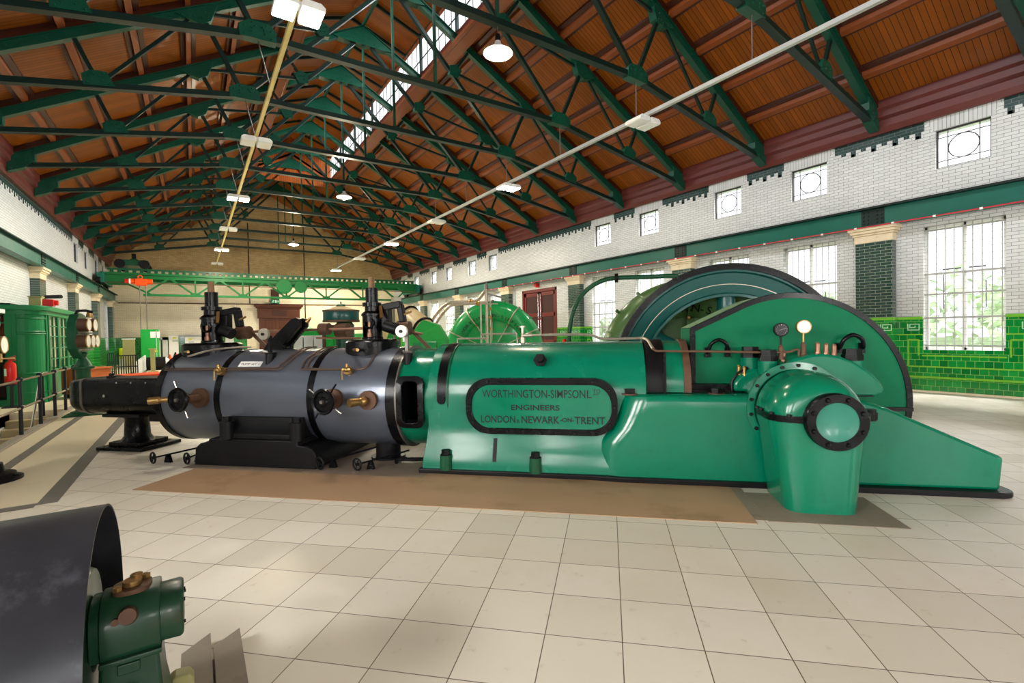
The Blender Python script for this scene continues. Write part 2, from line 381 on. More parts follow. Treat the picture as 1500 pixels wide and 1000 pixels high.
def tag(o, label, cat, group=None):
    o['label'] = label; o['category'] = cat
    if group: o['group'] = group
    return o
def struct(name, mb, m, parent=None, smooth=0, bevel=0.0):
    return build(name, mb, m, parent, smooth, bevel, None if parent else 'structure')
def solo(name, mb, m, label, cat, base, rz=0.0, group=None, smooth=36, bevel=0.0):
    """a thing that is one mesh, its origin at its base"""
    o = build(name, mb, m, None, smooth, bevel)
    b = Vector(base)
    o.data.transform(Matrix.Translation(-b)); o.location = Matrix.Rotation(rz, 3, 'Z') @ b; o.rotation_euler = (0, 0, rz)
    return tag(o, label, cat, group)
def dup(root, loc, label, rz=None, group=None):
    r = root.copy(); COL.objects.link(r); r.location = loc
    if rz is not None: r.rotation_euler = (0, 0, rz)
    if label: r['label'] = label
    if group: r['group'] = group
    for ch in list(root.children):
        c = ch.copy(); COL.objects.link(c); c.parent = r
        for g in list(ch.children):
            d = g.copy(); COL.objects.link(d); d.parent = c
    return r
def arc(cx, cy, r, a0, a1, n):
    return [(cx + r*math.cos(math.radians(a0 + (a1 - a0)*i/n)), cy + r*math.sin(math.radians(a0 + (a1 - a0)*i/n))) for i in range(n + 1)]
def rrect(x0, x1, y0, y1, r, n=5):
    r = min(r, (x1 - x0)/2 - 1e-4, (y1 - y0)/2 - 1e-4)
    return arc(x1 - r, y1 - r, r, 0, 90, n) + arc(x0 + r, y1 - r, r, 90, 180, n) + arc(x0 + r, y0 + r, r, 180, 270, n) + arc(x1 - r, y0 + r, r, 270, 360, n)
def smooth_path(pts, k=6):
    P = [Vector(p) for p in pts]; out = []
    for i in range(len(P) - 1):
        p0 = P[max(i - 1, 0)]; p1 = P[i]; p2 = P[i + 1]; p3 = P[min(i + 2, len(P) - 1)]
        for j in range(k):
            t = j/k
            out.append(0.5*((2*p1) + (p2 - p0)*t + (2*p0 - 5*p1 + 4*p2 - p3)*t*t + (3*p1 - p0 - 3*p2 + p3)*t**3))
    out.append(P[-1]); return out
def text_mesh(body, size, extrude, offset=0.0):
    cu = bpy.data.curves.new('lettering', 'FONT'); cu.body = body; cu.size = size; cu.extrude = extrude; cu.align_x = 'CENTER'; cu.align_y = 'BOTTOM_BASELINE'; cu.offset = offset; cu.resolution_u = 4
    o = bpy.data.objects.new('lettering', cu); COL.objects.link(o)
    dg = bpy.context.evaluated_depsgraph_get(); dg.update()
    me = bpy.data.meshes.new_from_object(o.evaluated_get(dg))
    vs = [v.co.copy() for v in me.vertices]; fs = [tuple(p.vertices) for p in me.polygons]
    bpy.data.objects.remove(o); bpy.data.curves.remove(cu); bpy.data.meshes.remove(me)
    return vs, fs
def add_text(mb, body, size, pos, ex, ey, extrude=0.002, width=None, offset=0.0):
    """pos: baseline centre; ex, ey: unit directions of the text"""
    vs, fs = text_mesh(body, size, extrude, offset)
    ex = Vector(ex); ey = Vector(ey); ez = ex.cross(ey); pos = Vector(pos)
    k = 1.0
    if width:
        w = max(v.x for v in vs) - min(v.x for v in vs); k = width/w
    cx = (max(v.x for v in vs) + min(v.x for v in vs))/2
    mb.add([pos + ex*((v.x - cx)*k) + ey*v.y + ez*v.z for v in vs], fs)
ORD = ['first', 'second', 'third', 'fourth', 'fifth', 'sixth', 'seventh', 'eighth', 'ninth', 'tenth', 'eleventh', 'twelfth', 'thirteenth', 'fourteenth', 'fifteenth', 'sixteenth']
# ------------------------------------------------------------------ the setting
def wall_grid(axis, t0, t1, a0, a1, z0, z1, openings):
    """wall with rectangular openings (a0,a1,z0,z1); axis 'Y': runs along Y, thickness along X."""
    mb = MB()
    def put(p, q, u, v):
        if q - p < 1e-4 or v - u < 1e-4: return
        if axis == 'Y': mb.box(t0, t1, p, q, u, v)
        else: mb.box(p, q, t0, t1, u, v)
    cuts = sorted({a0, a1} | {c for o in openings for c in o[:2] if a0 < c < a1})
    for p, q in zip(cuts[:-1], cuts[1:]):
        mid = (p + q)/2
        z = z0
        for o in sorted([o for o in openings if o[0] < mid < o[1]], key=lambda o: o[2]):
            put(p, q, z, max(z, min(o[2], z1))); z = max(z, o[3])
        put(p, q, z, z1)
    return mb
ZS, ZH = 1.0, 3.9                      # big windows: sill, head
CZ0, CZ1 = 5.2, 6.08                   # clerestory lights
big_R = [(y - 0.70, y + 0.70, ZS, ZH) for y in WIN_R]
cl_R = [(y - 0.47, y + 0.47, CZ0, CZ1) for y in WIN_R]
door_R = (18.0, 20.9, 0.0, 3.75)
struct('wall_right', wall_grid('Y', XR, XR + 0.4, YB, YF, 0.0, 7.3, big_R + cl_R + [door_R]), 'white_yz')
big_L = [(y - 0.70, y + 0.70, ZS, ZH) for y in WIN_L]
cl_L = [(y - 0.47, y + 0.47, CZ0, CZ1) for y in (29.6, 32.2, 35.3, 37.8)]
big_L2 = [(37.4, 38.8, 1.0, 3.9)]
struct('wall_left', wall_grid('Y', XL - 0.4, XL, YB, YF, -1.5, 7.3, big_L + cl_L + big_L2), 'white_yz')
struct('wall_far', MB().box(XL - 0.4, XR + 0.4, YF, YF + 0.4, 0.0, 6.3), 'white_xz')
g = MB().prism([(XL - 0.4, 6.3), (XR + 0.4, 6.3), (XR + 0.4, 7.2), (XC + 2.2, 11.0), (XC + 2.2, 12.3), (XC, 13.3), (XC - 2.2, 12.3), (XC - 2.2, 11.0), (XL - 0.4, 7.2)], 'uz', YF, YF + 0.4)
struct('wall_gable', g, 'buff_xz')
M['rear'] = mat('dark brown rear panelling', S(86, 66, 50), 0.6, var=0.2, scale=3)
struct('wall_rear', wall_grid('X', YB - 0.4, YB, XL - 0.4, XR + 0.4, 0.0, 7.0, [(x - 0.7, x + 0.7, ZS, ZH) for x in WIN_B]), 'rear')
struct('wall_rear_gable', MB().prism([(XL - 0.4, 7.0), (XR + 0.4, 7.0), (XC + 2.2, 11.0), (XC + 2.2, 12.3), (XC, 13.3), (XC - 2.2, 12.3), (XC - 2.2, 11.0)], 'uz', YB - 0.4, YB), 'rear')

# floor with the stair pit by the left wall
PX, PY0, PY1, PW = -2.52, 3.0, 15.3, -3.5
fl = MB().box(-1.2, XR + 0.4, YB, YF, -0.25, 0.0).box(PX, -1.2, YB, 6.57, -0.25, 0.0).box(XL - 0.4, PX, YB, PY0, -0.25, 0.0).box(XL - 0.4, PW, PY0, PY1, -0.25, 0.0)
struct('floor', fl, 'floor')
struct('floor_border', MB().box(PX, -1.2, 6.57, YF, -0.25, 0.0).box(XL - 0.4, PX, PY1, YF, -0.25, 0.0), 'screed')
struct('wall_pit', MB().box(PW - 0.12, PW, PY0, PY1, -1.4, -0.003), 'white_yz')
struct('floor_pit', MB().box(XL - 0.4, PX + 0.05, PY0 - 0.4, PY1 + 0.4, -1.6, -1.35).box(PX, PX + 0.1, PY0, PY1, -1.4, -0.25).box(XL, PX, PY0 - 0.1, PY0, -1.4, -0.25).box(XL, PX, PY1, PY1 + 0.1, -1.4, -0.25), 'step')
# dark inlaid stripes, kerb of the pit
struct('trim_1', MB().box(-1.33, -1.17, 6.5, 38.0, -0.01, 0.003).box(PX, -1.33, 6.42, 6.57, -0.01, 0.003), 'stripe')
struct('trim_2', MB().box(-2.10, -1.97, 6.57, 38.0, -0.01, 0.003), 'stripe')
struct('trim_3', MB().box(PX, PX + 0.14, PY0, 16.6, -0.2, 0.035), 'kerb', bevel=0.01)
st = MB()
for i in range(8):
    st.box(PW, PX, PY1 - 0.31*(i + 1) - 0.02, PY1 - 0.31*i, -1.4, -0.15*(i + 1) + 0.0)
struct('floor_steps', st, 'step', bevel=0.012)

# worn plates let into the floor round the engine (engine frame)
ENG = -0.7812
def eng_struct(name, mb, m):
    o = struct(name, mb, m); o.rotation_euler = (0, 0, ENG); return o
eng_struct('trim_4', MB().box(-5.0, 1.17, 4.21, 5.02, -0.01, 0.006).box(-2.05, 1.17, 5.02, 5.22, -0.01, 0.006), 'mat')
eng_struct('trim_5', MB().box(1.27, 2.3, 4.28, 5.0, -0.01, 0.006).box(1.17, 1.27, 4.3, 5.2, -0.01, 0.004), 'plate_grey')
eng_struct('trim_6', MB().box(-5.2, -2.0, 5.02, 7.0, -0.01, 0.005), 'plate_grey')

# ------------------------------------------------------------------ roof
def zr(x): return 12.02 - 0.555*x       # top of the steel rafters at distance x from the centre line
ROOFB, ROOFF = YB, YF
def slope(x0, x1, dz0, dz1, y0, y1, sgn):
    p = [(XC + sgn*x0, zr(x0) + dz0), (XC + sgn*x1, zr(x1) + dz0), (XC + sgn*x1, zr(x1) + dz1), (XC + sgn*x0, zr(x0) + dz1)]
    return p
cb = MB()
for s in (-1, 1):
    cb.prism(slope(2.15, 9.85, 0.17, 0.30, 0, 0, s), 'uz', ROOFB, ROOFF)
LAN0, LAN1 = YB, 30.6                   # roof lantern
for s in (-1, 1):                       # beyond the lantern the slope runs on to the ridge
    cb.prism(slope(0.0, 2.15, 0.17, 0.30, 0, 0, s), 'uz', LAN1, ROOFF)
struct('ceiling', cb, 'boards')
ZL = 12.45
lb = MB()
for s in (-1, 1):
    lb.prism([(XC + s*2.26, ZL - 0.03), (XC, ZL + 0.75), (XC, ZL + 0.9), (XC + s*2.26, ZL + 0.12)], 'uz', LAN0, LAN1 + 0.3)
struct('ceiling_lantern', lb, 'boards')
struct('wall_lantern', MB().prism([(XC - 2.2, 10.6), (XC + 2.2, 10.6), (XC + 2.2, ZL), (XC, ZL + 0.75), (XC - 2.2, ZL)], 'uz', LAN1, LAN1 + 0.15), 'boards_x')
# timber purlins, eaves cornice and lantern curbs
t = 7
for s in (-1, 1):
    for x in (8.3, 7.15, 6.02, 4.95, 3.87, 2.8):
        pb = MB().prism([(XC + s*(x + a), zr(x + a) + b) for a, b in ((-0.055, 0.02), (0.055, 0.02), (0.055, 0.18), (-0.055, 0.18))], 'uz', ROOFB, ROOFF)
        struct('trim_%d' % t, pb, 'wood'); t += 1
    mo = MB()                           # dark mouldings framing the panels
    for x in (8.3, 7.15, 6.02, 4.95, 3.87, 2.8):
        for d in (-0.12, 0.12):
            mo.prism([(XC + s*(x + d + a), zr(x + d + a) + b) for a, b in ((-0.05, 0.11), (0.05, 0.11), (0.05, 0.18), (-0.05, 0.18))], 'uz', ROOFB, ROOFF)
    struct('trim_%d' % t, mo, 'wood_dark'); t += 1
    ec = MB()
    xw = XR if s > 0 else XL
    ec.prism([(xw, 6.36), (xw - s*0.10, 6.36), (xw - s*0.14, 6.50), (xw - s*0.14, 6.66), (xw - s*0.24, 6.72), (xw - s*0.24, 6.86), (xw - s*0.30, 6.92), (xw - s*0.30, 7.12), (xw, 7.12)], 'uz', ROOFB, ROOFF)
    struct('trim_%d' % t, ec, 'cornice'); t += 1
    lc = MB().prism([(XC + s*2.05, 10.62), (XC + s*2.2, 10.62), (XC + s*2.2, 10.98), (XC + s*2.05, 10.98)], 'uz', LAN0, LAN1)
    struct('trim_%d' % t, lc, 'cornice'); t += 1
    lh = MB().prism([(XC + s*1.98, 10.66), (XC + s*2.35, 10.49), (XC + s*2.35, 10.62), (XC + s*1.98, 10.76)], 'uz', LAN0, LAN1)
    struct('trim_%d' % t, lh, 'wood'); t += 1
TRUSS_Y = [5.1 + 2.84*k for k in range(-1, 12)]
rb = MB()
for y in TRUSS_Y:
    for s in (-1, 1):
        for dy in (-0.1, 0.1):
            rb.bar((XC + s*2.25, y + dy, zr(2.25) + 0.10), (XC + s*9.4, y + dy, zr(9.4) + 0.10), 0.09, 0.16)
struct('trim_%d' % t, rb, 'wood_dark'); t += 1
# lantern glazing: each bay of glazing bars with its panes
lf = MB(); n = 0
wi = 1
def lantern_side(s):
    global wi
    x = XC + s*2.12
    fb = MB(); gb = MB()
    y = LAN0
    while y < LAN1 - 0.2:
        fb.box(x - 0.008, x + 0.008, y - 0.015, y + 0.015, 10.97, ZL)
        y += 0.473
    for z in (10.99, 11.55, ZL - 0.03): fb.box(x - 0.01, x + 0.01, LAN0, LAN1, z - 0.018, z + 0.018)
    y = 5.1 - 2.84
    while y < LAN1:
        fb.box(x - 0.06, x + 0.02, y - 0.04, y + 0.04, 10.9, ZL)
        y += 2.84
    f = struct('window_%d' % wi, fb, 'truss_dk'); wi += 1
    gb.box(x - 0.004, x + 0.004, LAN0, LAN1, 10.98, ZL)
    build('pane', gb, 'pane', f, 0)
lantern_side(1); lantern_side(-1)

# ------------------------------------------------------------------ piers, dado, windows
def pier(x, sgn, y, n):
    """pilaster standing proud of the wall; sgn: direction into the hall"""
    X0 = x - 0.002*sgn; X1 = x + sgn*0.24
    a, b = min(X0, X1), max(X0, X1)
    o = struct('trim_%d' % n, MB().box(a, b, y - 0.39, y + 0.39, 1.75, 3.68), 'pier_yz')
    d0, d1 = min(X0, x + sgn*0.27), max(X0, x + sgn*0.27)
    build('plinth', MB().box(d0, d1, y - 0.42, y + 0.42, 0.0, 1.75), 'dado_yz', o, 0)
    cp = MB()
    for dz0, dz1, g in ((3.68, 3.86, 0.02), (3.86, 3.91, 0.05), (3.91, 3.98, 0.09), (3.98, 4.06, 0.13)):
        c0, c1 = min(X0, X1 + sgn*g), max(X0, X1 + sgn*g)
        cp.box(c0, c1, y - 0.39 - g, y + 0.39 + g, dz0, dz1)
    build('capital', cp, 'stone', o, 0, 0.01)
for y in PIER:
    if y < YF - 0.5:
        pier(XR, -1, y, t); t += 1
        pier(XL, 1, y, t); t += 1
dz = [(y - 0.70, y + 0.70, ZS, 9) for y in WIN_R] + [(18.0, 20.9, 0, 9)]
struct('baseboard_right', wall_grid('Y', XR - 0.035, XR + 0.001, YB, YF, 0.0, 1.75, dz), 'dado_yz')
struct('baseboard_left', wall_grid('Y', XL - 0.001, XL + 0.035, PY1, YF, 0.0, 1.75, [(37.4, 38.8, 1.0, 9)]), 'dado_yz')
struct('baseboard_far', MB().box(XL, 3.3, YF - 0.035, YF + 0.001, 0, 1.75).box(7.1, XR, YF - 0.035, YF + 0.001, 0, 1.75), 'dado_xz')
# lime mouldings and the pale key band of the right-hand dado
lm = MB(); kb = MB()
def mould(y0, y1, z, h=0.035): lm.box(XR - 0.06, XR - 0.03, y0, y1, z - h/2, z + h/2)
def vmould(y, z0, z1): lm.box(XR - 0.055, XR - 0.03, y - 0.018, y + 0.018, z0, z1)
ys = sorted(WIN_R)
edges = [YB + 0.1] + [e for y in ys for e in (y - 0.70, y + 0.70)] + [YF]
solid = [(edges[i], edges[i + 1]) for i in range(0, len(edges), 2)]
for a, b in solid:
    segs = [(a, b)] if not (a < 19 < b) else [(a, 17.9), (21.0, b)]
    for p, q in segs:
        if q - p < 0.2: continue
        lm.box(XR - 0.075, XR - 0.03, p, q, 1.72, 1.79)
        mould(p, q, 1.36, 0.03)
        if q < 1: continue
        y = p + 0.06
        while y + 0.26 < q:
            if any(abs(y + 0.13 - c) < 0.56 for c in PIER): y += 0.1; continue
            X0, X1, h = XR - 0.04, XR - 0.034, 0.022
            kb.box(X0, X1, y, y + 0.24, 1.46, 1.46 + h).box(X0, X1, y, y + h, 1.46, 1.62).box(X0, X1, y, y + 0.20, 1.60, 1.62)
            kb.box(X0, X1, y + 0.18, y + 0.20, 1.52, 1.62).box(X0, X1, y + 0.08, y + 0.20, 1.52, 1.52 + h).box(X0, X1, y + 0.08, y + 0.10, 1.52, 1.57).box(X0, X1, y + 0.22, y + 0.24, 1.46, 1.62)
            y += 0.26
for c in PIER:
    if c < 1 or c > 39: continue
    X0, X1, h = XR - 0.276, XR - 0.268, 0.022
    for k in range(3):
        y = c - 0.39 + k*0.26
        kb.box(X0, X1, y, y + 0.24, 1.46, 1.46 + h).box(X0, X1, y, y + h, 1.46, 1.62).box(X0, X1, y, y + 0.20, 1.60, 1.62)
        kb.box(X0, X1, y + 0.18, y + 0.20, 1.52, 1.62).box(X0, X1, y + 0.08, y + 0.20, 1.52, 1.52 + h).box(X0, X1, y + 0.08, y + 0.10, 1.52, 1.57).box(X0, X1, y + 0.22, y + 0.24, 1.46, 1.62)
    lm.box(XR - 0.30, XR - 0.03, c - 0.45, c + 0.45, 1.72, 1.79)
for y in ys:
    if y < 0: continue
    for a, b in ((y - 0.72, y + 0.72),):
        mould(a, b, 0.86); mould(a - 0.26, b + 0.26, 0.60); vmould(a - 0.26, 0.60, 1.24); vmould(b + 0.26, 0.60, 1.24)
        vmould(a - 0.06, 0.86, 1.24); vmould(b + 0.06, 0.86, 1.24); mould(a - 0.26, a - 0.06, 1.24); mould(b + 0.06, b + 0.26, 1.24)
for p, q in ((YB, 17.9), (21.0, YF)):
    lm.box(XR - 0.09, XR - 0.03, p, q, 0.33, 0.38)
struct('trim_%d' % t, lm, 'lime', bevel=0.006); t += 1
struct('trim_%d' % t, kb, 'key'); t += 1
struct('trim_%d' % t, MB().box(XR - 0.10, XR - 0.03, YB, 17.9, 0, 0.04).box(XR - 0.10, XR - 0.03, 21.0, YF, 0, 0.04), 'screed'); t += 1
# stepped dark green frieze under the right-hand eaves, between the flared lintels
def frieze(xw, sgn, ys, y_lo, n):
    fb = MB(); cuts = sorted(ys)
    spans = []; lo = y_lo
    for c in cuts:
        spans.append((lo, c - 0.67)); lo = c + 0.67
    spans.append((lo, YF))
    X0, X1 = (xw - 0.006, xw + 0.001) if sgn < 0 else (xw - 0.001, xw + 0.006)
    for a, b in spans:
        if b - a < 0.3: continue
        fb.box(X0, X1, a, b, 6.15, 6.36)
        y = a + 0.06; k = 0
        while y + 0.11 < b:
            if abs(y - (a + b)/2) > 0.25 or True:
                fb.box(X0, X1, y, y + 0.112, 6.075 if k % 2 else 6.0, 6.15)
                if not k % 2: fb.box(X0, X1, y + 0.03, y + 0.10, 6.0, 6.075)
            y += 0.225; k += 1
    struct('trim_%d' % n, fb, 'frieze')
frieze(XR, -1, WIN_R, YB, t); t += 1
frieze(XL, 1, (29.6, 32.2, 35.3, 37.8), YB, t); t += 1
lint = MB()
for y in WIN_R:
    lint.prism([(y - 0.50, 6.08), (y + 0.50, 6.08), (y + 0.66, 6.36), (y - 0.66, 6.36)], 'vz', XR - 0.008, XR + 0.001)
soldier = brick('white soldier course', 'YZ', *GW, 0.075, 0.4, 0.0055, 0.16)
struct('trim_%d' % t, lint, soldier); t += 1

def big_window(x, sgn, y, z0=ZS, z1=ZH, grille=True, full=True):
    """tall hall window: outer frame, mullion and transoms, glass, security bars; sgn points into the hall"""
    global wi
    xo = x - sgn*0.16                  # glass plane, within the reveal
    fb = MB()
    a, b = y - 0.70, y + 0.70
    def v(yc, w, d=0.05): fb.box(xo - d/2, xo + d/2, yc - w/2, yc + w/2, z0, z1)
    def h(zc, w, d=0.05): fb.box(xo - d/2, xo + d/2, a, b, zc - w/2, zc + w/2)
    v(a + 0.03, 0.06); v(b - 0.03, 0.06); v(y, 0.07); h(z0 + 0.03, 0.06); h(z1 - 0.03, 0.06); h(z0 + 0.75, 0.05); h(z0 + 1.78, 0.06)
    fb.box(x - sgn*0.16 if sgn < 0 else x - 0.16, x if sgn > 0 else x + 0.16, a, b, z0 - 0.001, z0 + 0.02)
    f = struct('window_%d' % wi, fb, 'white_paint'); wi += 1
    build('pane', MB().box(xo - 0.004, xo + 0.004, a + 0.05, b - 0.05, z0 + 0.05, z1 - 0.05), 'pane', f, 0)
    if grille:
        g = MB(); xg = x - sgn*0.06
        for i in range(9):
            yy = a + 0.07 + (b - a - 0.14)*i/8
            g.cyl((xg, yy, z0), (xg, yy, z1), 0.011, n=6)
        for zz in (z0 + 0.1, z0 + 0.75, z0 + 1.30, z0 + 1.78, z1 - 0.1): g.box(xg - 0.006, xg + 0.006, a, b, zz - 0.02, zz + 0.02)
        if full:
            zz = z0 + 0.2
            while zz < z1: g.box(xg - 0.003, xg + 0.003, a, b, zz - 0.004, zz + 0.004); zz += 0.15
        build('security_bars', g, 'bars', f, 0)
        vb = MB(); xv = xo + sgn*0.03   # black opening-light hardware
        for yy, zz0, zz1 in ((y - 0.36, z0 + 0.95, z0 + 1.55), (y + 0.36, z0 + 0.95, z0 + 1.75)): vb.box(xv - 0.006, xv + 0.006, yy - 0.008, yy + 0.008, zz0, zz1)
        vb.box(xv - 0.006, xv + 0.006, y - 0.36, y - 0.08, z0 + 1.86, z0 + 1.885).box(xv - 0.006, xv + 0.006, y + 0.05, y + 0.38, z0 + 1.86, z0 + 1.885)
        build('opening_catch', vb, 'leading', f, 0)
for y in WIN_R: big_window(XR, -1, y, full=y > 0)
for y in WIN_L: big_window(XL, 1, y, full=False)
big_window(XL, 1, 38.1, full=False)
def clerestory(x, sgn, y):
    global wi
    xo = x - sgn*0.10
    a, b = y - 0.47, y + 0.47
    fb = MB().box(xo - 0.03, xo + 0.03, a, a + 0.03, CZ0, CZ1).box(xo - 0.03, xo + 0.03, b - 0.03, b, CZ0, CZ1).box(xo - 0.03, xo + 0.03, a, b, CZ0, CZ0 + 0.03).box(xo - 0.03, xo + 0.03, a, b, CZ1 - 0.03, CZ1)
    f = struct('window_%d' % wi, fb, 'leading'); wi += 1
    build('pane', MB().box(xo - 0.004, xo + 0.004, a + 0.02, b - 0.02, CZ0 + 0.02, CZ1 - 0.02), 'pane', f, 0)
    zc = (CZ0 + CZ1)/2
    ld = MB().torus((xo, y, zc), (1, 0, 0), 0.265, 0.012, 40, 6)
    for d in (-0.27, 0.27):
        ld.box(xo - 0.008, xo + 0.008, a, b, zc + d*1.0 - 0.008, zc + d*1.0 + 0.008).box(xo - 0.008, xo + 0.008, y + d - 0.008, y + d + 0.008, CZ0, CZ1)
    build('leading', ld, 'leading', f, 36)
for y in WIN_R: clerestory(XR, -1, y)
for y in (29.6, 32.2, 35.3, 37.8): clerestory(XL, 1, y)
for x in WIN_B:
    fb = MB()
    for dx in (-0.67, 0, 0.67): fb.box(x + dx - 0.03, x + dx + 0.03, YB - 0.2, YB - 0.15, ZS, ZH)
    for z in (ZS + 0.03, ZS + 1.0, ZS + 2.0, ZH - 0.03): fb.box(x - 0.7, x + 0.7, YB - 0.2, YB - 0.15, z - 0.03, z + 0.03)
    f = struct('window_%d' % wi, fb, 'white_paint'); wi += 1
    build('pane', MB().box(x - 0.68, x + 0.68, YB - 0.18, YB - 0.172, ZS, ZH), 'pane', f, 0)

# ------------------------------------------------------------------ doors
def far_door():
    y = YF
    fr = MB()
    for x in (4.10, 6.50): fr.box(x, x + 0.34 if x < 5 else x + 0.34, y - 0.16, y - 0.001, 0, 3.55)
    fr.box(4.02, 6.92, y - 0.2, y - 0.001, 3.0, 3.75).box(3.9, 7.04, y - 0.28, y - 0.001, 3.75, 3.86).box(3.8, 7.14, y - 0.36, y - 0.001, 3.86, 4.02)
    d = struct('door_1', fr, 'door_brown', bevel=0.02)
    for x0, x1 in ((4.44, 5.46), (5.48, 6.50)):
        lf = MB().box(x0, x1, y - 0.09, y - 0.02, 0.01, 3.0)
        for i in range(4): lf.box(x0 + 0.08 + i*0.23, x0 + 0.26 + i*0.23, y - 0.105, y - 0.085, 1.2, 2.85)
        lf.box(x0 + 0.1, x1 - 0.1, y - 0.105, y - 0.085, 0.2, 1.05)
        build('door_leaf', lf, 'door_brown', d, 0, 0.01)
    build('handle', MB().box(5.38, 5.42, y - 0.16, y - 0.10, 1.0, 1.25), 'brass', d, 0)
    build('raised_panel', MB().box(5.0, 6.0, y - 0.22, y - 0.19, 3.2, 3.6), 'wood_dark', d, 0, 0.01)
far_door()
struct('trim_%d' % t, MB().box(4.95, 5.5, YF - 0.12, YF - 0.001, 4.02, 5.2), 'wood_dark'); t += 1
def side_door():
    x = XR + 0.02
    a, b = 18.0, 20.9
    fr = MB().box(x - 0.02, x + 0.16, a, a + 0.16, 0, 3.75).box(x - 0.02, x + 0.16, b - 0.12, b, 0, 3.75).box(x - 0.02, x + 0.16, a, b, 3.6, 3.75)
    d = struct('door_2', fr, 'door_red', bevel=0.01)
    for p, q in ((a + 0.16, 19.46), (19.46, b - 0.12)):
        lf = MB().box(x + 0.03, x + 0.09, p + 0.005, p + 0.18, 0.02, 3.59).box(x + 0.03, x + 0.09, q - 0.18, q - 0.005, 0.02, 3.59)
        for z0, z1 in ((0.02, 0.5), (1.05, 1.2), (2.35, 2.55), (3.4, 3.59)): lf.box(x + 0.03, x + 0.09, p, q, z0, z1)
        l = build('door_leaf', lf, 'door_red', d, 0, 0.008)
        build('mesh_panel', MB().box(x + 0.055, x + 0.065, p + 0.15, q - 0.15, 0.3, 3.5), 'mesh_dk', l, 0)
        ya = 19.46 - 0.1 if p < 19 else 19.46 + 0.1
        build('flush_bolt', MB().cyl((x + 0.01, ya, 2.3), (x + 0.01, ya, 3.5), 0.02, n=8).cyl((x + 0.01, ya, 0.6), (x + 0.01, ya, 2.2), 0.02, n=8), 'chrome', l, 36)
side_door()
struct('wall_right_lobby', MB().box(XR + 0.41, XR + 0.5, 17.6, 21.3, 0, 4.0), 'wood_dark')

# ------------------------------------------------------------------ outside, seen through the glass
struct('ground_outside', MB().box(XR + 0.5, 90, -60, 90, -0.5, -0.3), 'lawn')
fo = MB(); R = random.Random(3)
for i in range(26):
    x = R.uniform(24, 33); y = -14 + i*2.5; r = R.uniform(1.4, 2.6); zc = R.uniform(0.8, 2.2)
    for k in range(150):
        v = Vector((R.gauss(0, 1), R.gauss(0, 1), R.gauss(0, 1))).normalized()*r*R.uniform(0.6, 1.05)
        c = Vector((x, y, zc)) + Vector((v.x, v.y, abs(v.z) if zc < 1.5 else v.z))
        if c.z < 0.2: c.z = 0.2
        e = [Vector((R.gauss(0, 1), R.gauss(0, 1), R.gauss(0, 1)))*0.16 for _ in range(4)]
        fo.add([c + q for q in e], [(0, 1, 2), (0, 2, 3), (0, 3, 1), (1, 3, 2)])
hb = solo('foliage', fo, 'leaf', 'green bushes and trees outside behind the right-hand windows', 'foliage', (25, 15, -0.3), smooth=0)
hb['kind'] = 'stuff'
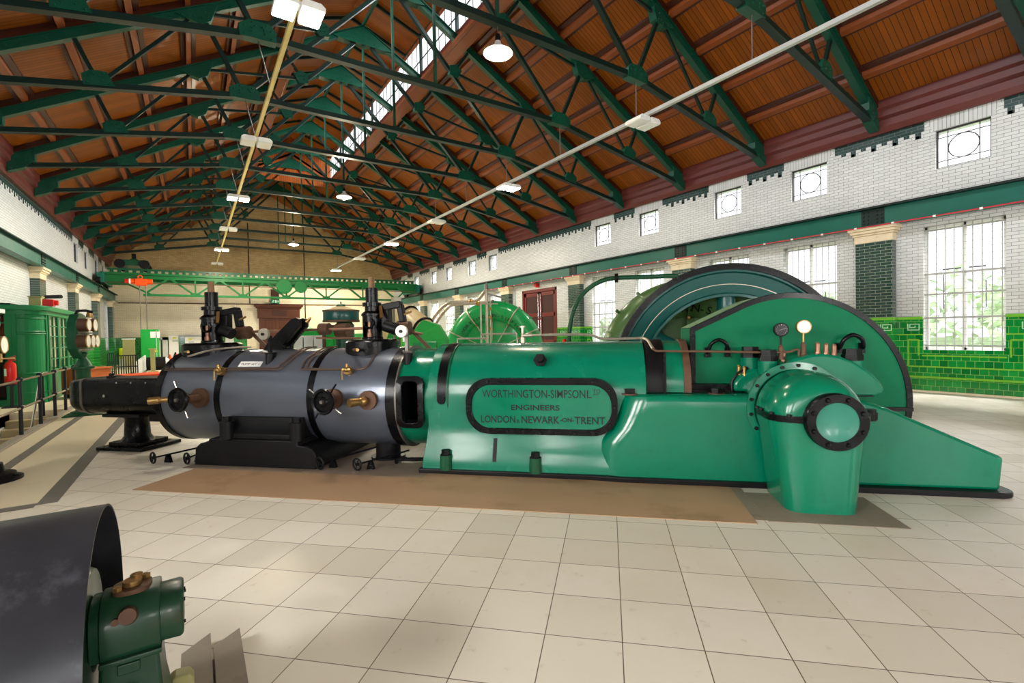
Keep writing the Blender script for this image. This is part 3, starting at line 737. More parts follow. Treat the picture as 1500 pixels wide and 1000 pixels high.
# ------------------------------------------------------------------ steel roof trusses
def make_truss(base, label):
    r = thing('roof_truss', label, 'roof truss', base, 0, 'green steel roof trusses')
    bx, by, bz = base
    def P(x, z, s=1, dy=0): return (bx + s*x, by + dy, z)
    E_, N_, Pn, Mn, Qn, Rn, Sn, A_ = (9.2, 6.68), (3.85, 7.58), (6.6, 7.13), (4.75, 9.28), (1.95, 9.75), (2.5, 10.5), (7.0, 8.02), (0.0, 11.85)
    for s in (-1, 1):
        m = MB().bar(P(9.25, zr(9.25) - 0.09, s), P(0, zr(0) - 0.09, s), 0.16, 0.17)
        m.bar(P(9.25, zr(9.25) + 0.0, s), P(0, zr(0) + 0.0, s), 0.26, 0.022)
        k = 0.5
        while k < 9.2:                  # rivet heads along the rafter
            for dy in (-0.083, 0.083):
                m.cyl(P(k, zr(k) - 0.10, s, dy), P(k, zr(k) - 0.10, s, dy*1.16), 0.017, 0.010, 6)
            k += 0.30
        build('rafter', m, 'truss', r, 0)
        build('main_strut', MB().bar(P(*N_, s), P(Mn[0], Mn[1] + 0.1, s), 0.09, 0.09), 'truss_dk', r, 0)
        build('diagonal', MB().bar(P(*N_, s), P(A_[0], A_[1] - 0.15, s), 0.12, 0.10), 'truss_dk', r, 0)
        build('sub_tie', MB().bar(P(*Mn, s), P(*Qn, s), 0.06, 0.07), 'truss_dk', r, 0)
        build('sub_strut', MB().bar(P(*Qn, s), P(Rn[0], zr(Rn[0]) - 0.1, s), 0.06, 0.07), 'truss_dk', r, 0)
        build('lower_brace', MB().bar(P(*Mn, s), P(*Pn, s), 0.06, 0.07), 'truss_dk', r, 0)
        build('lower_strut', MB().bar(P(*Pn, s), P(Sn[0], zr(Sn[0]) - 0.1, s), 0.07, 0.08), 'truss_dk', r, 0)
        def plate(pts, th=0.2):
            m = MB().prism([(bx + s*x, z) for x, z in pts], 'uz', by - th/2, by + th/2)
            cx = sum(p[0] for p in pts)/len(pts); cz = sum(p[1] for p in pts)/len(pts)
            for x, z in pts:
                for f in (0.72, 0.35):
                    q = (bx + s*(cx + (x - cx)*f), cz + (z - cz)*f)
                    for d in (-1, 1): m.cyl((q[0], by + d*th/2, q[1]), (q[0], by + d*(th/2 + 0.016), q[1]), 0.018, 0.010, 6)
            build('gusset_plate', m, 'truss', r, 0)
        plate([(3.50, 7.47), (4.15, 7.45), (4.17, 7.66), (3.98, 7.80), (3.62, 7.80), (3.50, 7.68)])
        plate([(6.32, 7.10), (6.85, 7.02), (6.88, 7.24), (6.72, 7.36), (6.45, 7.38)])
        plate([(4.35, zr(4.35) - 0.06), (5.2, zr(5.2) - 0.06), (5.0, 9.05), (4.72, 8.98), (4.5, 9.12)])
        plate([(1.78, 9.62), (2.06, 9.56), (2.2, 9.82), (2.02, 9.98), (1.8, 9.9)], 0.16)
        plate([(8.72, zr(8.72) - 0.05), (9.3, 6.86), (9.3, 6.42), (8.95, 6.58), (8.72, 6.82)], 0.22)
    tie = MB().bar(P(-3.85, 7.56), P(3.85, 7.56), 0.16, 0.12)
    for s in (-1, 1): tie.bar(P(3.8, 7.56, s), P(9.1, 6.64, s), 0.16, 0.12)
    build('tie_beam', tie, 'truss_dk', r, 0)
    build('king_rod', MB().bar(P(0, 7.5), P(0, 11.7), 0.06, 0.06), 'truss', r, 0)
    ap = MB().prism([(bx - 1.0, zr(1.0) - 0.06), (bx, zr(0) - 0.04), (bx + 1.0, zr(1.0) - 0.06), (bx + 0.62, 11.36), (bx + 0.35, 11.38), (bx - 0.35, 11.38), (bx - 0.62, 11.36)], 'uz', by - 0.12, by + 0.12)
    for i in range(-3, 4):
        for z in (11.48, 11.66):
            for d in (-1, 1): ap.cyl((bx + i*0.18, by + d*0.12, z), (bx + i*0.18, by + d*0.135, z), 0.02, 0.012, 6)
    build('apex_plate', ap, 'truss', r, 0)
    return r
FROM_FAR = ['farthest', 'second farthest', 'third farthest', 'fourth farthest', 'fifth farthest', 'sixth farthest', 'seventh farthest', 'eighth farthest', 'fifth nearest', 'fourth nearest', 'third nearest', 'second nearest', 'nearest']
def truss_label(i):
    return 'riveted green steel roof truss, %s of the row under the timber ceiling' % FROM_FAR[len(TRUSS_Y) - 1 - i]
tr0 = make_truss((XC, TRUSS_Y[0], 6.42), truss_label(0))
for i, y in enumerate(TRUSS_Y[1:], 1):
    dup(tr0, (XC, y, 6.42), truss_label(i))
# ridge tie running from truss to truss
solo('ridge_bar', MB().bar((XC, TRUSS_Y[0] - 1, 12.03), (XC, LAN1, 12.03), 0.07, 0.10), 'truss', 'long green steel ridge bar joining the truss peaks', 'ridge bar', (XC, 15, 11.98), smooth=0)
cr = MB()
for k in range(24):
    y = 2.26 + 1.42*k
    if y > LAN1 - 0.3: break
    for s in (-1, 1): cr.bar((XC + s*2.1, y, ZL - 0.1), (XC, y, ZL + 0.66), 0.07, 0.10)
build('trim_lantern_rafters', cr, 'truss_dk', None, 0, 0, 'structure')

# ------------------------------------------------------------------ crane runway girders
def runway(x, sgn, label, face):
    g = thing('crane_runway_girder', label, 'girder', (x, 14, 4.06), 0, 'crane runway girders')
    w = MB().box(x - 0.012, x + 0.012, YB + 0.05, YF - 0.05, 4.08, 4.50).box(x - 0.13, x + 0.13, YB + 0.05, YF - 0.05, 4.06, 4.085)
    build('web', w, 'beam', g, 0)
    build('top_flange', MB().box(x - 0.15, x + 0.15, YB + 0.05, YF - 0.05, 4.495, 4.525), 'truss_dk', g, 0)
    build('crane_rail', MB().box(x - 0.03, x + 0.03, YB + 0.05, YF - 0.05, 4.525, 4.57), 'iron', g, 0)
    for y in PIER:
        if not (-3 < y < 39): continue
        sp = MB().box(x - 0.03, x + 0.03, y - 0.24, y + 0.24, 4.09, 4.49)
        for i in range(5):
            if i == 2: continue
            for j in range(4):
                yy = y - 0.19 + i*0.095; zz = 4.15 + j*0.09
                sp.cyl((x + sgn*0.03, yy, zz), (x + sgn*0.05, yy, zz), 0.022, 0.014, 6)
        build('splice_plate', sp, 'truss_dk', g, 0)
runway(XR - 0.25, -1, 'blue green riveted crane runway girder along the windowed right-hand wall', 0)
runway(XL + 0.25, 1, 'green riveted crane runway girder along the left-hand wall above the cabin', 0)
cab = thing('red_cable', 'thin red cable clipped under the right-hand crane girder', 'cable', (XR - 0.40, 14, 4.04))
build('sheath', MB().cyl((XR - 0.40, -2, 4.055), (XR - 0.40, 24, 4.055), 0.014, n=8), 'red_cable', cab)
y = -1.6; k = 0
while y < 24 and k < 34:
    build('clip', MB().box(XR - 0.43, XR - 0.384, y - 0.025, y + 0.025, 4.03, 4.075), 'white', cab, 0); y += 0.78; k += 1

# ------------------------------------------------------------------ strip of flood lamps on each side
def lamp_bar(x, z, mname, label, tubes):
    b = thing('lamp_bar', label, 'lamp bar', (x, 14, z), 0, 'suspended lamp bars')
    y0, y1 = -4.0, 37.4
    m = MB().box(x - 0.035, x + 0.035, y0, y1, z - 0.02, z + 0.06)
    build('conduit', m, mname, b, 0)
    if tubes: build('second_conduit', MB().box(x + 0.06, x + 0.12, y0, 34, z + 0.02, z + 0.07), mname, b, 0)
    for y in TRUSS_Y:
        build('hanger', MB().cyl((x, y, z + 0.05), (x - (0.0 if x > XC else 0.2), y, 7.46), 0.012, n=6), 'iron_lt', b)
    return b
ZB = 6.56
lamp_bar(1.43, ZB, 'conduit', 'cream lamp bar hung from the trusses on the left of the lantern', False)
lamp_bar(8.9, ZB, 'conduit_g', 'grey lamp bar hung from the trusses on the right of the lantern', True)
def floodlight(x, y, lit, label):
    f = thing('floodlight', label, 'floodlight', (x, y, ZB - 0.20), 0, 'twin panel floodlights on the lamp bars')
    h = MB()
    for s in (-1, 1):
        h.prism([(x + s*0.025, ZB - 0.17), (x + s*0.34, ZB - 0.17), (x + s*0.34, ZB - 0.11), (x + s*0.28, ZB - 0.06), (x + s*0.025, ZB - 0.06)], 'uz', y - 0.24, y + 0.24)
    h.box(x - 0.1, x + 0.1, y - 0.08, y + 0.08, ZB - 0.08, ZB - 0.022)
    build('housing', h, 'white', f, 0, 0.01)
    for s in (-1, 1):
        a, c = sorted((x + s*0.045, x + s*0.32))
        build('lens', MB().box(a, c, y - 0.22, y + 0.22, ZB - 0.182, ZB - 0.169), 'lamp_on' if lit else 'white', f, 0)
    if lit:
        d = bpy.data.lights.new('floodlight_beam', 'AREA'); d.shape = 'RECTANGLE'; d.size = 0.6; d.size_y = 0.42; d.energy = 520 if y > 15 else 60; d.color = (1, 0.90, 0.70)
        o = bpy.data.objects.new('floodlight_beam', d); o.location = (x, y, ZB - 0.19); COL.objects.link(o)
    lp = MB().torus((x - 0.2, y, ZB - 0.075), (0, 1, 0), 0.045, 0.008, 16, 6)
    build('flex', lp, 'grey_lt', f)
for x, side, lits in ((1.43, 'left', (1, 0, 1, 0, 1, 0)), (8.9, 'right', (0, 1, 0, 1, 0, 1))):
    for i, y in enumerate((7.75, 13.5, 19.2, 24.9, 30.8, 36.8)):
        floodlight(x, y, lits[i], '%s twin floodlight on the %s lamp bar, %s from the camera' % ('lit' if lits[i] else 'unlit', side, ORD[i]))
def pendant(y, label, z=6.98):
    p = thing('pendant_lamp', label, 'pendant lamp', (XC, y, z - 0.12), 0, 'enamel pendant lamps under the ridge')
    sh = MB().lathe([(0.05, 0.24), (0.07, 0.17), (0.12, 0.13), (0.27, 0.02), (0.28, 0.0), (0.265, 0.01), (0.115, 0.115), (0.05, 0.15)], (XC, y, z), (0, 0, 1), 32)
    build('shade', sh, 'white', p)
    build('gallery', MB().cyl((XC, y, z + 0.20), (XC, y, z + 0.36), 0.055, 0.045), 'iron', p)
    build('bulb', MB().ball((XC, y, z - 0.0), 0.085, 10, 1.2), 'bulb', p)
    build('rod', MB().cyl((XC, y, z + 0.36), (XC, y, 7.5), 0.01, n=8), 'iron_lt', p)
    d = bpy.data.lights.new('pendant_glow', 'POINT'); d.energy = 160 if y < 12 else 380; d.color = (1, 0.87, 0.62); d.shadow_soft_size = 0.08
    o = bpy.data.objects.new('pendant_glow', d); o.location = (XC, y, z - 0.16); COL.objects.link(o)
pendant(7.94, 'bright enamel pendant lamp, nearest of the three under the ridge')
pendant(19.3, 'enamel pendant lamp, middle one of the three under the ridge')
pendant(30.66, 'small enamel pendant lamp before the far gable wall')

# ------------------------------------------------------------------ overhead travelling crane
def crane():
    Y0 = 34.4
    c = thing('travelling_crane', 'green lattice overhead travelling crane spanning the hall at the far end', 'crane', (XC, Y0 + 0.9, 4.57))
    x0, x1 = XL + 0.06, XR - 0.06
    build('rear_girder', MB().box(x0 + 0.2, x1 - 0.2, Y0 + 1.7, Y0 + 1.9, 5.02, 5.36), 'green_mid', c, 0)
    for yy, nm in ((Y0, 'front_girder'),):
        zt, zb_ = 5.30, 4.14
        m = MB().box(x0 + 0.2, x1 - 0.2, yy - 0.13, yy + 0.13, zt - 0.06, zt + 0.06).box(x0 + 0.2, x1 - 0.2, yy - 0.03, yy + 0.03, zt - 0.26, zt)
        m.box(-2.3, 12.6, yy - 0.12, yy + 0.12, zb_ - 0.07, zb_ + 0.05)
        for s, xa, xb in ((1, x0 + 0.3, -1.9), (-1, x1 - 0.3, 12.5)):
            m.bar((xa + s*1.0, yy, 4.75), (xb, yy, zb_), 0.1, 0.09)
            m.prism([(xa, zt), (xa + s*1.75, zt), (xa + s*1.05, 4.66), (xa + s*0.2, 4.66)], 'uz', yy - 0.05, yy + 0.05)
        n = 6
        for i in range(n):
            xa = -2.3 + (14.9)*i/n; xm = -2.3 + 14.9*(i + 0.5)/n; xb = -2.3 + 14.9*(i + 1)/n
            for d in (-0.07, 0.07):
                m.bar((xa + 0.1, yy + d, zb_ + 0.08), (xm - 0.06, yy + d, zt - 0.22), 0.05, 0.09)
                m.bar((xm + 0.06, yy + d, zt - 0.22), (xb - 0.1, yy + d, zb_ + 0.08), 0.05, 0.09)
            m.bar((xa, yy, zb_), (xa, yy, zt - 0.1), 0.08, 0.08) if i else None
            m.prism([(xm - 0.34, zt - 0.05), (xm + 0.34, zt - 0.05), (xm + 0.26, zt - 0.3), (xm - 0.26, zt - 0.3)], 'uz', yy - 0.045, yy + 0.045)
            if i: m.prism([(xa - 0.28, zb_), (xa + 0.28, zb_), (xa + 0.2, zb_ + 0.16), (xa - 0.2, zb_ + 0.16)], 'uz', yy - 0.045, yy + 0.045)
        build(nm, m, 'green_mid', c, 0)
        rk = MB().box(x0 + 0.5, x1 - 0.5, yy - 0.05, yy + 0.05, 5.50, 5.60)
        x = x0 + 0.6
        while x < x1 - 0.6: rk.box(x, x + 0.17, yy - 0.05, yy + 0.05, 5.36, 5.50); x += 0.33
        build('toothed_rail', rk, 'green_dk', c, 0)
    for xe, s in ((x0, 1), (x1, -1)):
        m = MB().box(xe + s*0.12 if s > 0 else xe - 0.42, xe + 0.42 if s > 0 else xe - 0.12, Y0 - 0.7, Y0 + 2.5, 4.72, 5.25)
        e = build('end_carriage', m, 'beam', c, 0, 0.02)
        for yy in (Y0 - 0.45, Y0 + 2.25):
            xc = XL + 0.25 if s > 0 else XR - 0.25
            build('wheel', MB().cyl((xc - 0.09, yy, 4.86), (xc + 0.09, yy, 4.86), 0.29, n=24).cyl((xc - 0.11, yy, 4.86), (xc - 0.08, yy, 4.86), 0.35, n=24), 'iron', e)
    for x in (5.0, 6.0):
        m = MB().cyl((x, Y0 - 0.28, 4.86), (x, Y0 - 0.16, 4.86), 0.44 if x < 5.5 else 0.36, n=32).torus((x, Y0 - 0.22, 4.86), (0, 1, 0), 0.44 if x < 5.5 else 0.36, 0.035, 32, 8)
        build('drive_wheel', m, 'green_mid', c)
    build('cross_shaft', MB().cyl((x0 + 0.3, Y0 - 0.2, 4.78), (x1 - 0.3, Y0 - 0.2, 4.78), 0.022, n=8), 'rust', c)
    return c
M['green_mid'] = mat('crane green paint', S(10, 100, 48), 0.4, var=0.15, scale=3)
crane()
def trolley():
    x, y = -2.75, 35.3
    c = thing('crane_trolley', 'dark green crane trolley standing on the left end of the crane', 'trolley', (x, y, 5.6))
    build('body', MB().prism([(x - 0.62, 5.78), (x + 0.62, 5.78), (x + 0.62, 6.05), (x - 0.62, 6.05)], 'uz', y - 0.85, y + 0.85), 'green_dk', c, 0, 0.02)
    build('deck', MB().box(x - 0.72, x + 0.72, y - 0.8, y + 0.8, 6.05, 6.1), 'green_dk', c, 0)
    for dx in (-0.55, 0.55):
        for yy in (y - 0.9, y + 0.9):
            build('wheel', MB().cyl((x + dx, yy - 0.06, 5.85), (x + dx, yy + 0.06, 5.85), 0.25, n=24), 'iron', c)
    build('motor_box', MB().prism([(x - 0.25, 6.1), (x + 0.35, 6.1), (x + 0.15, 6.25), (x - 0.1, 6.25)], 'uz', y - 0.2, y + 0.2), 'green_dk', c, 0)
    build('post', MB().box(x - 0.08, x + 0.12, y - 0.1, y + 0.1, 6.25, 6.55), 'iron', c, 0)
    h = thing('chain_hoist', 'orange red chain hoist hanging below the crane trolley', 'hoist', (-2.45, 34.1, 4.55))
    hx, hy = -2.45, 34.1
    build('body', MB().cyl((hx - 0.42, hy, 4.86), (hx + 0.62, hy, 4.86), 0.15, n=20).box(hx - 0.16, hx + 0.36, hy - 0.18, hy + 0.18, 4.62, 5.0), 'orange', h, 36, 0.01)
    build('end_cap', MB().cyl((hx - 0.62, hy, 4.86), (hx - 0.42, hy, 4.86), 0.13, n=20), 'red', h)
    build('band', MB().cyl((hx - 0.44, hy, 4.86), (hx - 0.36, hy, 4.86), 0.156, n=20), 'white', h)
    build('hook_eye', MB().torus((hx + 0.05, hy, 5.1), (0, 1, 0), 0.1, 0.03, 20, 8), 'orange', h)
    for dx in (0.02, 0.3):
        build('hoist_rope', MB().cyl((hx + dx, hy + 0.02, 0.9), (hx + dx, hy + 0.02, 4.62), 0.024, n=6), 'iron_lt', h)
    build('hook_block', MB().box(hx, hx + 0.34, hy - 0.08, hy + 0.12, 0.72, 0.98), 'iron', h, 0, 0.02)
trolley()
# ------------------------------------------------------------------ the steam engine (u along the engine, v away from the camera, z up)
CV, CZ = 5.95, 0.80                    # cylinder axis
eng = thing('steam_engine', 'long horizontal steam engine with black cylinder casing and green cast frame', 'steam engine', (-1.5, 6.0, 0), ENG)
def part(name, mb, m, parent=None, smooth=36, bevel=0.0): return build(name, mb, m, parent or eng, smooth, bevel)
UX = (1, 0, 0)
# cylinder casing
cy = MB().lathe([(0.0, -6.0), (0.40, -6.0), (0.52, -5.97), (0.60, -5.91), (0.632, -5.83), (0.632, -2.50)], (0, CV, CZ), UX, 72)
part('cylinder_casing', cy, 'black_sheet')
for u, w, r in ((-5.86, 0.10, 0.642), (-4.95, 0.085, 0.640), (-3.62, 0.085, 0.640), (-2.55, 0.13, 0.650)):
    part('casing_band', MB().lathe([(r - 0.03, u - w/2), (r, u - w/2), (r, u + w/2), (r - 0.03, u + w/2)], (0, CV, CZ), UX, 72), 'black')
part('band_joint', MB().lathe([(0.61, -2.495), (0.655, -2.495), (0.655, -2.475), (0.61, -2.475)], (0, CV, CZ), UX, 72), 'iron_lt')
def cyl_pt(u, ang, r=0.632): # ang from horizontal front, upwards
    a = math.radians(ang); return (u, CV - r*math.cos(a), CZ + r*math.sin(a))
# green throat with the inspection opening
def skip_open(i, j):
    return False
N = 96
prof = [(0.615, u) for u in (-2.50, -2.455, -2.165, -2.02)]
e1, e2, ax = basis(UX)
def ang_of(j):
    t = 2*PI*(j + 0.5)/N
    d = e1*math.cos(t) + e2*math.sin(t)
    return math.degrees(math.atan2(d.z, -d.y))
th = MB().lathe(prof, (0, CV, CZ), UX, N, skip=lambda i, j: i == 1 and -24 < ang_of(j) < 25)
part('frame_throat', th, 'green')
part('throat_shade_shell', MB().lathe([(0.604, u) for u in (-2.50, -2.455, -2.165, -2.02)], (0, CV, CZ), UX, N, skip=lambda i, j: i == 1 and -24 < ang_of(j) < 25).lathe([(0.0, -2.505), (0.604, -2.50), (0.604, -2.485), (0.12, -2.48), (0.12, -2.04), (0.6, -2.03)], (0, CV, CZ), UX, 48), 'dial_dk')  # black shells standing in for the darkness inside the opening
o = rrect(-2.475, -2.135, 0.505, 1.095, 0.09); i_ = rrect(-2.40, -2.205, 0.565, 1.035, 0.06)
def wrap(mb, r0): # bend a flat u,z ring round the casing
    for k, (u, v, z) in enumerate(mb.v):
        a = (z - CZ)/0.63
        rr = r0 + (5.34 - v)
        mb.v[k] = (u, CV - rr*math.cos(a), CZ + rr*math.sin(a))
    return mb
part('opening_rim', wrap(MB().ringprism(o, i_, 'uz', 5.27, 5.37), 0.615), 'black', bevel=0.008)
# cast frame: arched section flaring to the foot, swept along u
def frame_section(r, ztop0, vf, flare, z0=0.05):
    zc = 0.86; p = []
    for k in range(17):
        a = math.radians(180 - 180*k/16); p.append((CV + r*math.cos(a), zc + r*math.sin(a)))
    back = [(2*CV - x, z) for x, z in reversed([(CV - r - flare, z0), (CV - r - flare*0.92, z0 + 0.10), (CV - r - flare*0.55, z0 + 0.22), (CV - r - flare*0.2, z0 + 0.34), (CV - r, z0 + 0.48)])]
    front = [(CV - r - flare, z0), (CV - r - flare*0.92, z0 + 0.10), (CV - r - flare*0.55, z0 + 0.22), (CV - r - flare*0.2, z0 + 0.34), (CV - r, z0 + 0.48)]
    return front + p + back
rings = []
for u, dr in ((-2.10, -0.03), (-2.085, 0.0), (-1.9, 0.0), (0.385, 0.0), (0.40, -0.03)):
    rings.append([(u - (0.05*max(0, 0.5 - z)/0.5 if u < -1 else 0), v, z) for v, z in frame_section(0.61 + dr, 0, 0, 0.11)])
part('main_frame', MB().loft(rings), 'green_base', smooth=50)
# horizontal bed towards the crank
bed = MB(); rings = []
for z, s in ((0.05, -0.20), (0.30, -0.19), (0.42, -0.15), (0.55, -0.04), (0.70, 0.04), (0.84, 0.085), (0.895, 0.11), (0.91, 0.16)):
    ins = 0.03 if z > 0.9 else (0.012 if z > 0.88 else 0)
    pl = []
    for k in range(9):
        a = math.radians(180 + 90*k/8); pl.append((s + 0.34 + 0.34*math.cos(a), 5.20 + ins + 0.30 + 0.30*math.sin(a)))
    pl += [(1.95, 5.20 + ins), (1.95, 5.70 - ins), (0.86, 5.70 - ins), (0.86, 6.72 - ins), (s + 0.02, 6.72 - ins), (s, 5.8)]
    rings.append([(u, v, z) for u, v in pl])
part('bed', MB().loft(rings), 'green', smooth=40)
# raking end of the bed in front of and behind the crank pit
for v0, v1 in ((5.22, 5.70), (6.52, 6.72)):
    ou = [(1.9, 0.05), (3.53, 0.05), (3.56, 0.36), (3.50, 0.385), (2.62, 0.80), (2.3, 0.91), (1.9, 0.91)] if v0 < 6 else [(0.86, 0.05), (3.53, 0.05), (3.56, 0.36), (2.62, 0.80), (2.3, 0.91), (0.86, 0.91)]
    part('bed_end', MB().prism(ou, 'uz', v0, v1), 'green', smooth=30, bevel=0.03)
part('bed_end', MB().box(3.40, 3.545, 5.69, 6.53, 0.05, 0.38), 'green', bevel=0.02)
# black foot strip
fs = MB(); lo = [(-2.17, 5.20), (-0.2, 5.19), (0.1, 5.15), (3.50, 5.14)] + arc(3.50, 5.28, 0.14, -90, 0, 5) + [(3.64, 6.8), (-2.17, 6.8)]
fs.prism(lo, 'uv', 0.0, 0.055)
part('foot_strip', fs, 'iron', smooth=0, bevel=0.012)
# crosshead cover
def half_arch(u0, u1, r, m, z0=0.92):
    rings = []
    for u in (u0, u1):
        p = [(CV - r, z0)] + [(CV + r*math.cos(math.radians(180 - 180*k/16)), 0.99 + (r - 0.0)*0.93*math.sin(math.radians(180 - 180*k/16))) for k in range(17)] + [(CV + r, z0)]
        rings.append([(u, v, z) for v, z in p])
    part('crosshead_cover', MB().loft(rings), m, smooth=50)
half_arch(0.40, 0.60, 0.535, 'iron'); half_arch(0.60, 0.80, 0.515, 'green'); half_arch(0.79, 0.862, 0.535, 'rust')
part('cover_stay', MB().box(0.575, 0.600, 5.37, 5.40, 0.91, 1.36), 'black')
part('bed_angle', MB().box(0.61, 1.42, 5.60, 5.66, 0.91, 0.985).box(0.61, 1.42, 5.53, 5.66, 0.91, 0.925), 'black', smooth=0)
part('frame_strap', MB().loft([[(u, CV - 0.62*math.cos(math.radians(a)), 0.86 + 0.62*math.sin(math.radians(a))) for u in (-1.975, -1.868)] for a in (-3, 4, 12, 22, 35, 50, 65, 80, 95)], False, False, False), 'black')
part('frame_strap_end', MB().cyl((-1.9215, 5.335, 0.83), (-1.9215, 5.328, 0.83), 0.0535, n=20), 'black')
part('frame_groove_line', MB().tube([(-1.845, CV - 0.612*math.cos(math.radians(a)), 0.86 + 0.612*math.sin(math.radians(a))) for a in range(-12, 96, 9)], 0.012, 6), 'green_dk')  # thin dark line standing in for a groove beside the strap
# nameplate
pl = part('nameplate', MB().prism(rrect(-1.60, 0.085, 0.465, 1.09, 0.26, 10), 'uz', 5.27, 5.36), 'green', bevel=0.006)
part('nameplate_rim', MB().ringprism(rrect(-1.60, 0.085, 0.465, 1.09, 0.26, 10), rrect(-1.535, 0.02, 0.53, 1.015, 0.215, 10), 'uz', 5.25, 5.30), 'black', pl, bevel=0.006)
tx = MB(); K = -0.757
add_text(tx, 'WORTHINGTON-SIMPSON', 0.128, (K - 0.075, 5.2695, 0.872), (1, 0, 0), (0, 0, 1), 0.0015, 1.155, 0.0008)
add_text(tx, 'L', 0.128, (K + 0.545, 5.2695, 0.872), (1, 0, 0), (0, 0, 1), 0.0015)
add_text(tx, 'TD', 0.062, (K + 0.622, 5.2690, 0.925), (1, 0, 0), (0, 0, 1), 0.0015)
tx.box(K + 0.585, K + 0.645, 5.2675, 5.2705, 0.908, 0.914)
part('lettering', tx, 'ink', pl, smooth=0); tx = MB()
add_text(tx, 'ENGINEERS', 0.082, (K - 0.05, 5.2695, 0.735), (1, 0, 0), (0, 0, 1), 0.0015, 0.545, 0.002)
part('lettering', tx, 'ink', pl, smooth=0); tx = MB()
add_text(tx, 'LONDON', 0.112, (K - 0.475, 5.2695, 0.590), (1, 0, 0), (0, 0, 1), 0.0015, 0.395, 0.002)
add_text(tx, '&', 0.058, (K - 0.245, 5.2695, 0.590), (1, 0, 0), (0, 0, 1), 0.0015)
add_text(tx, 'NEWARK', 0.112, (K + 0.005, 5.2695, 0.590), (1, 0, 0), (0, 0, 1), 0.0015, 0.425, 0.002)
add_text(tx, '-ON-', 0.062, (K + 0.30, 5.2695, 0.61), (1, 0, 0), (0, 0, 1), 0.0015, 0.15, 0.002)
add_text(tx, 'TRENT', 0.112, (K + 0.545, 5.2695, 0.590), (1, 0, 0), (0, 0, 1), 0.0015, 0.33, 0.002)
part('lettering', tx, 'ink', pl, smooth=0)
rim = [(-1.34, 1.052), (-0.18, 1.052), (-1.34, 0.497), (-1.12, 0.497), (-0.94, 0.497), (-0.757, 0.497), (-0.57, 0.497), (-0.38, 0.497), (-0.18, 0.497), (-1.515, 0.96), (0.0, 0.96), (-1.567, 0.78), (0.052, 0.78), (-1.515, 0.59), (0.0, 0.59)]
for u, z in rim:
    part('nameplate_bolt', MB().cyl((u, 5.252, z), (u, 5.235, z), 0.020, 0.014, 8), 'iron', pl)
part('dark_streak', MB().loft([[(u, v - 0.003, z) for u in (-1.30, -1.255)] for v, z in ((5.3405, 0.46), (5.3185, 0.388), (5.2795, 0.27), (5.2388, 0.15))], False, False, False), 'iron')
# holding-down bolts
for u, v, z0, z1, r in ((-1.845, 5.235, 0.05, 0.215, 0.066), (-0.81, 5.235, 0.05, 0.215, 0.066)):
    b = part('anchor_boss', MB().cyl((u, v, z0), (u, v, z1), r*1.08, r, 20), 'green_dk')
    part('nut', MB().hexnut((u, v, z1), (0, 0, 1), 0.05, 0.06).cyl((u, v, z1), (u, v, z1 + 0.008), 0.064), 'iron', b)
for u, v in ((0.215, 5.34), (1.115, 5.42)):
    b = part('bed_nut', MB().hexnut((u, v, 0.91), (0, 0, 1), 0.062, 0.06), 'iron')
    part('washer', MB().cyl((u, v, 0.905), (u, v, 0.918), 0.085), 'rust', b)
kn = MB().cyl((-0.765, CV - 0.40, 1.25), (-0.765, CV - 0.60, 1.31), 0.045, n=16).hexnut((-0.765, CV - 0.505, 1.275), (0, -1, 0.3), 0.078, 0.03)
part('frame_plug', kn, 'iron')
part('drain_pocket', MB().cyl((-2.85, CV - 0.1, 0.02), (-2.85, CV - 0.1, 0.22), 0.16, n=20).cyl((-2.85, CV - 0.1, 0.0), (-2.85, CV - 0.1, 0.03), 0.22, n=20), 'iron')
part('exhaust_pipe', MB().tube(smooth_path([(-2.6, 5.55, 0.02), (-2.55, 5.5, 0.07), (-2.3, 5.5, 0.08), (-2.05, 5.55, 0.08)]), 0.025), 'black')

# cylinder foot
ft = MB().prism([(-5.17, 0.0), (-3.46, 0.0), (-3.46, 0.17), (-3.50, 0.24), (-3.58, 0.275), (-3.70, 0.285), (-3.70, 0.34), (-4.95, 0.34), (-4.95, 0.285), (-5.08, 0.275), (-5.15, 0.22)], 'uz', 5.17, 6.73)
part('cylinder_footing', ft, 'iron', smooth=40, bevel=0.015)
sd = []
for z, dv in ((0.34, 0.0), (0.40, 0.0), (0.44, 0.05), (0.52, 0.10), (0.60, 0.13)):
    sd.append([(-4.80 + 0.02, 5.20 + dv, z), (-3.72, 5.20 + dv, z), (-3.72, 6.70 - dv, z), (-4.78, 6.70 - dv, z)])
part('cylinder_saddle', MB().loft(sd), 'iron', smooth=30, bevel=0.01)
for u in (-4.70, -3.72):
    b = part('saddle_boss', MB().cyl((u, 5.20, 0.34), (u, 5.20, 0.56), 0.085, n=20), 'iron')
    part('nut', MB().hexnut((u, 5.20, 0.56), (0, 0, 1), 0.055, 0.055), 'iron', b)

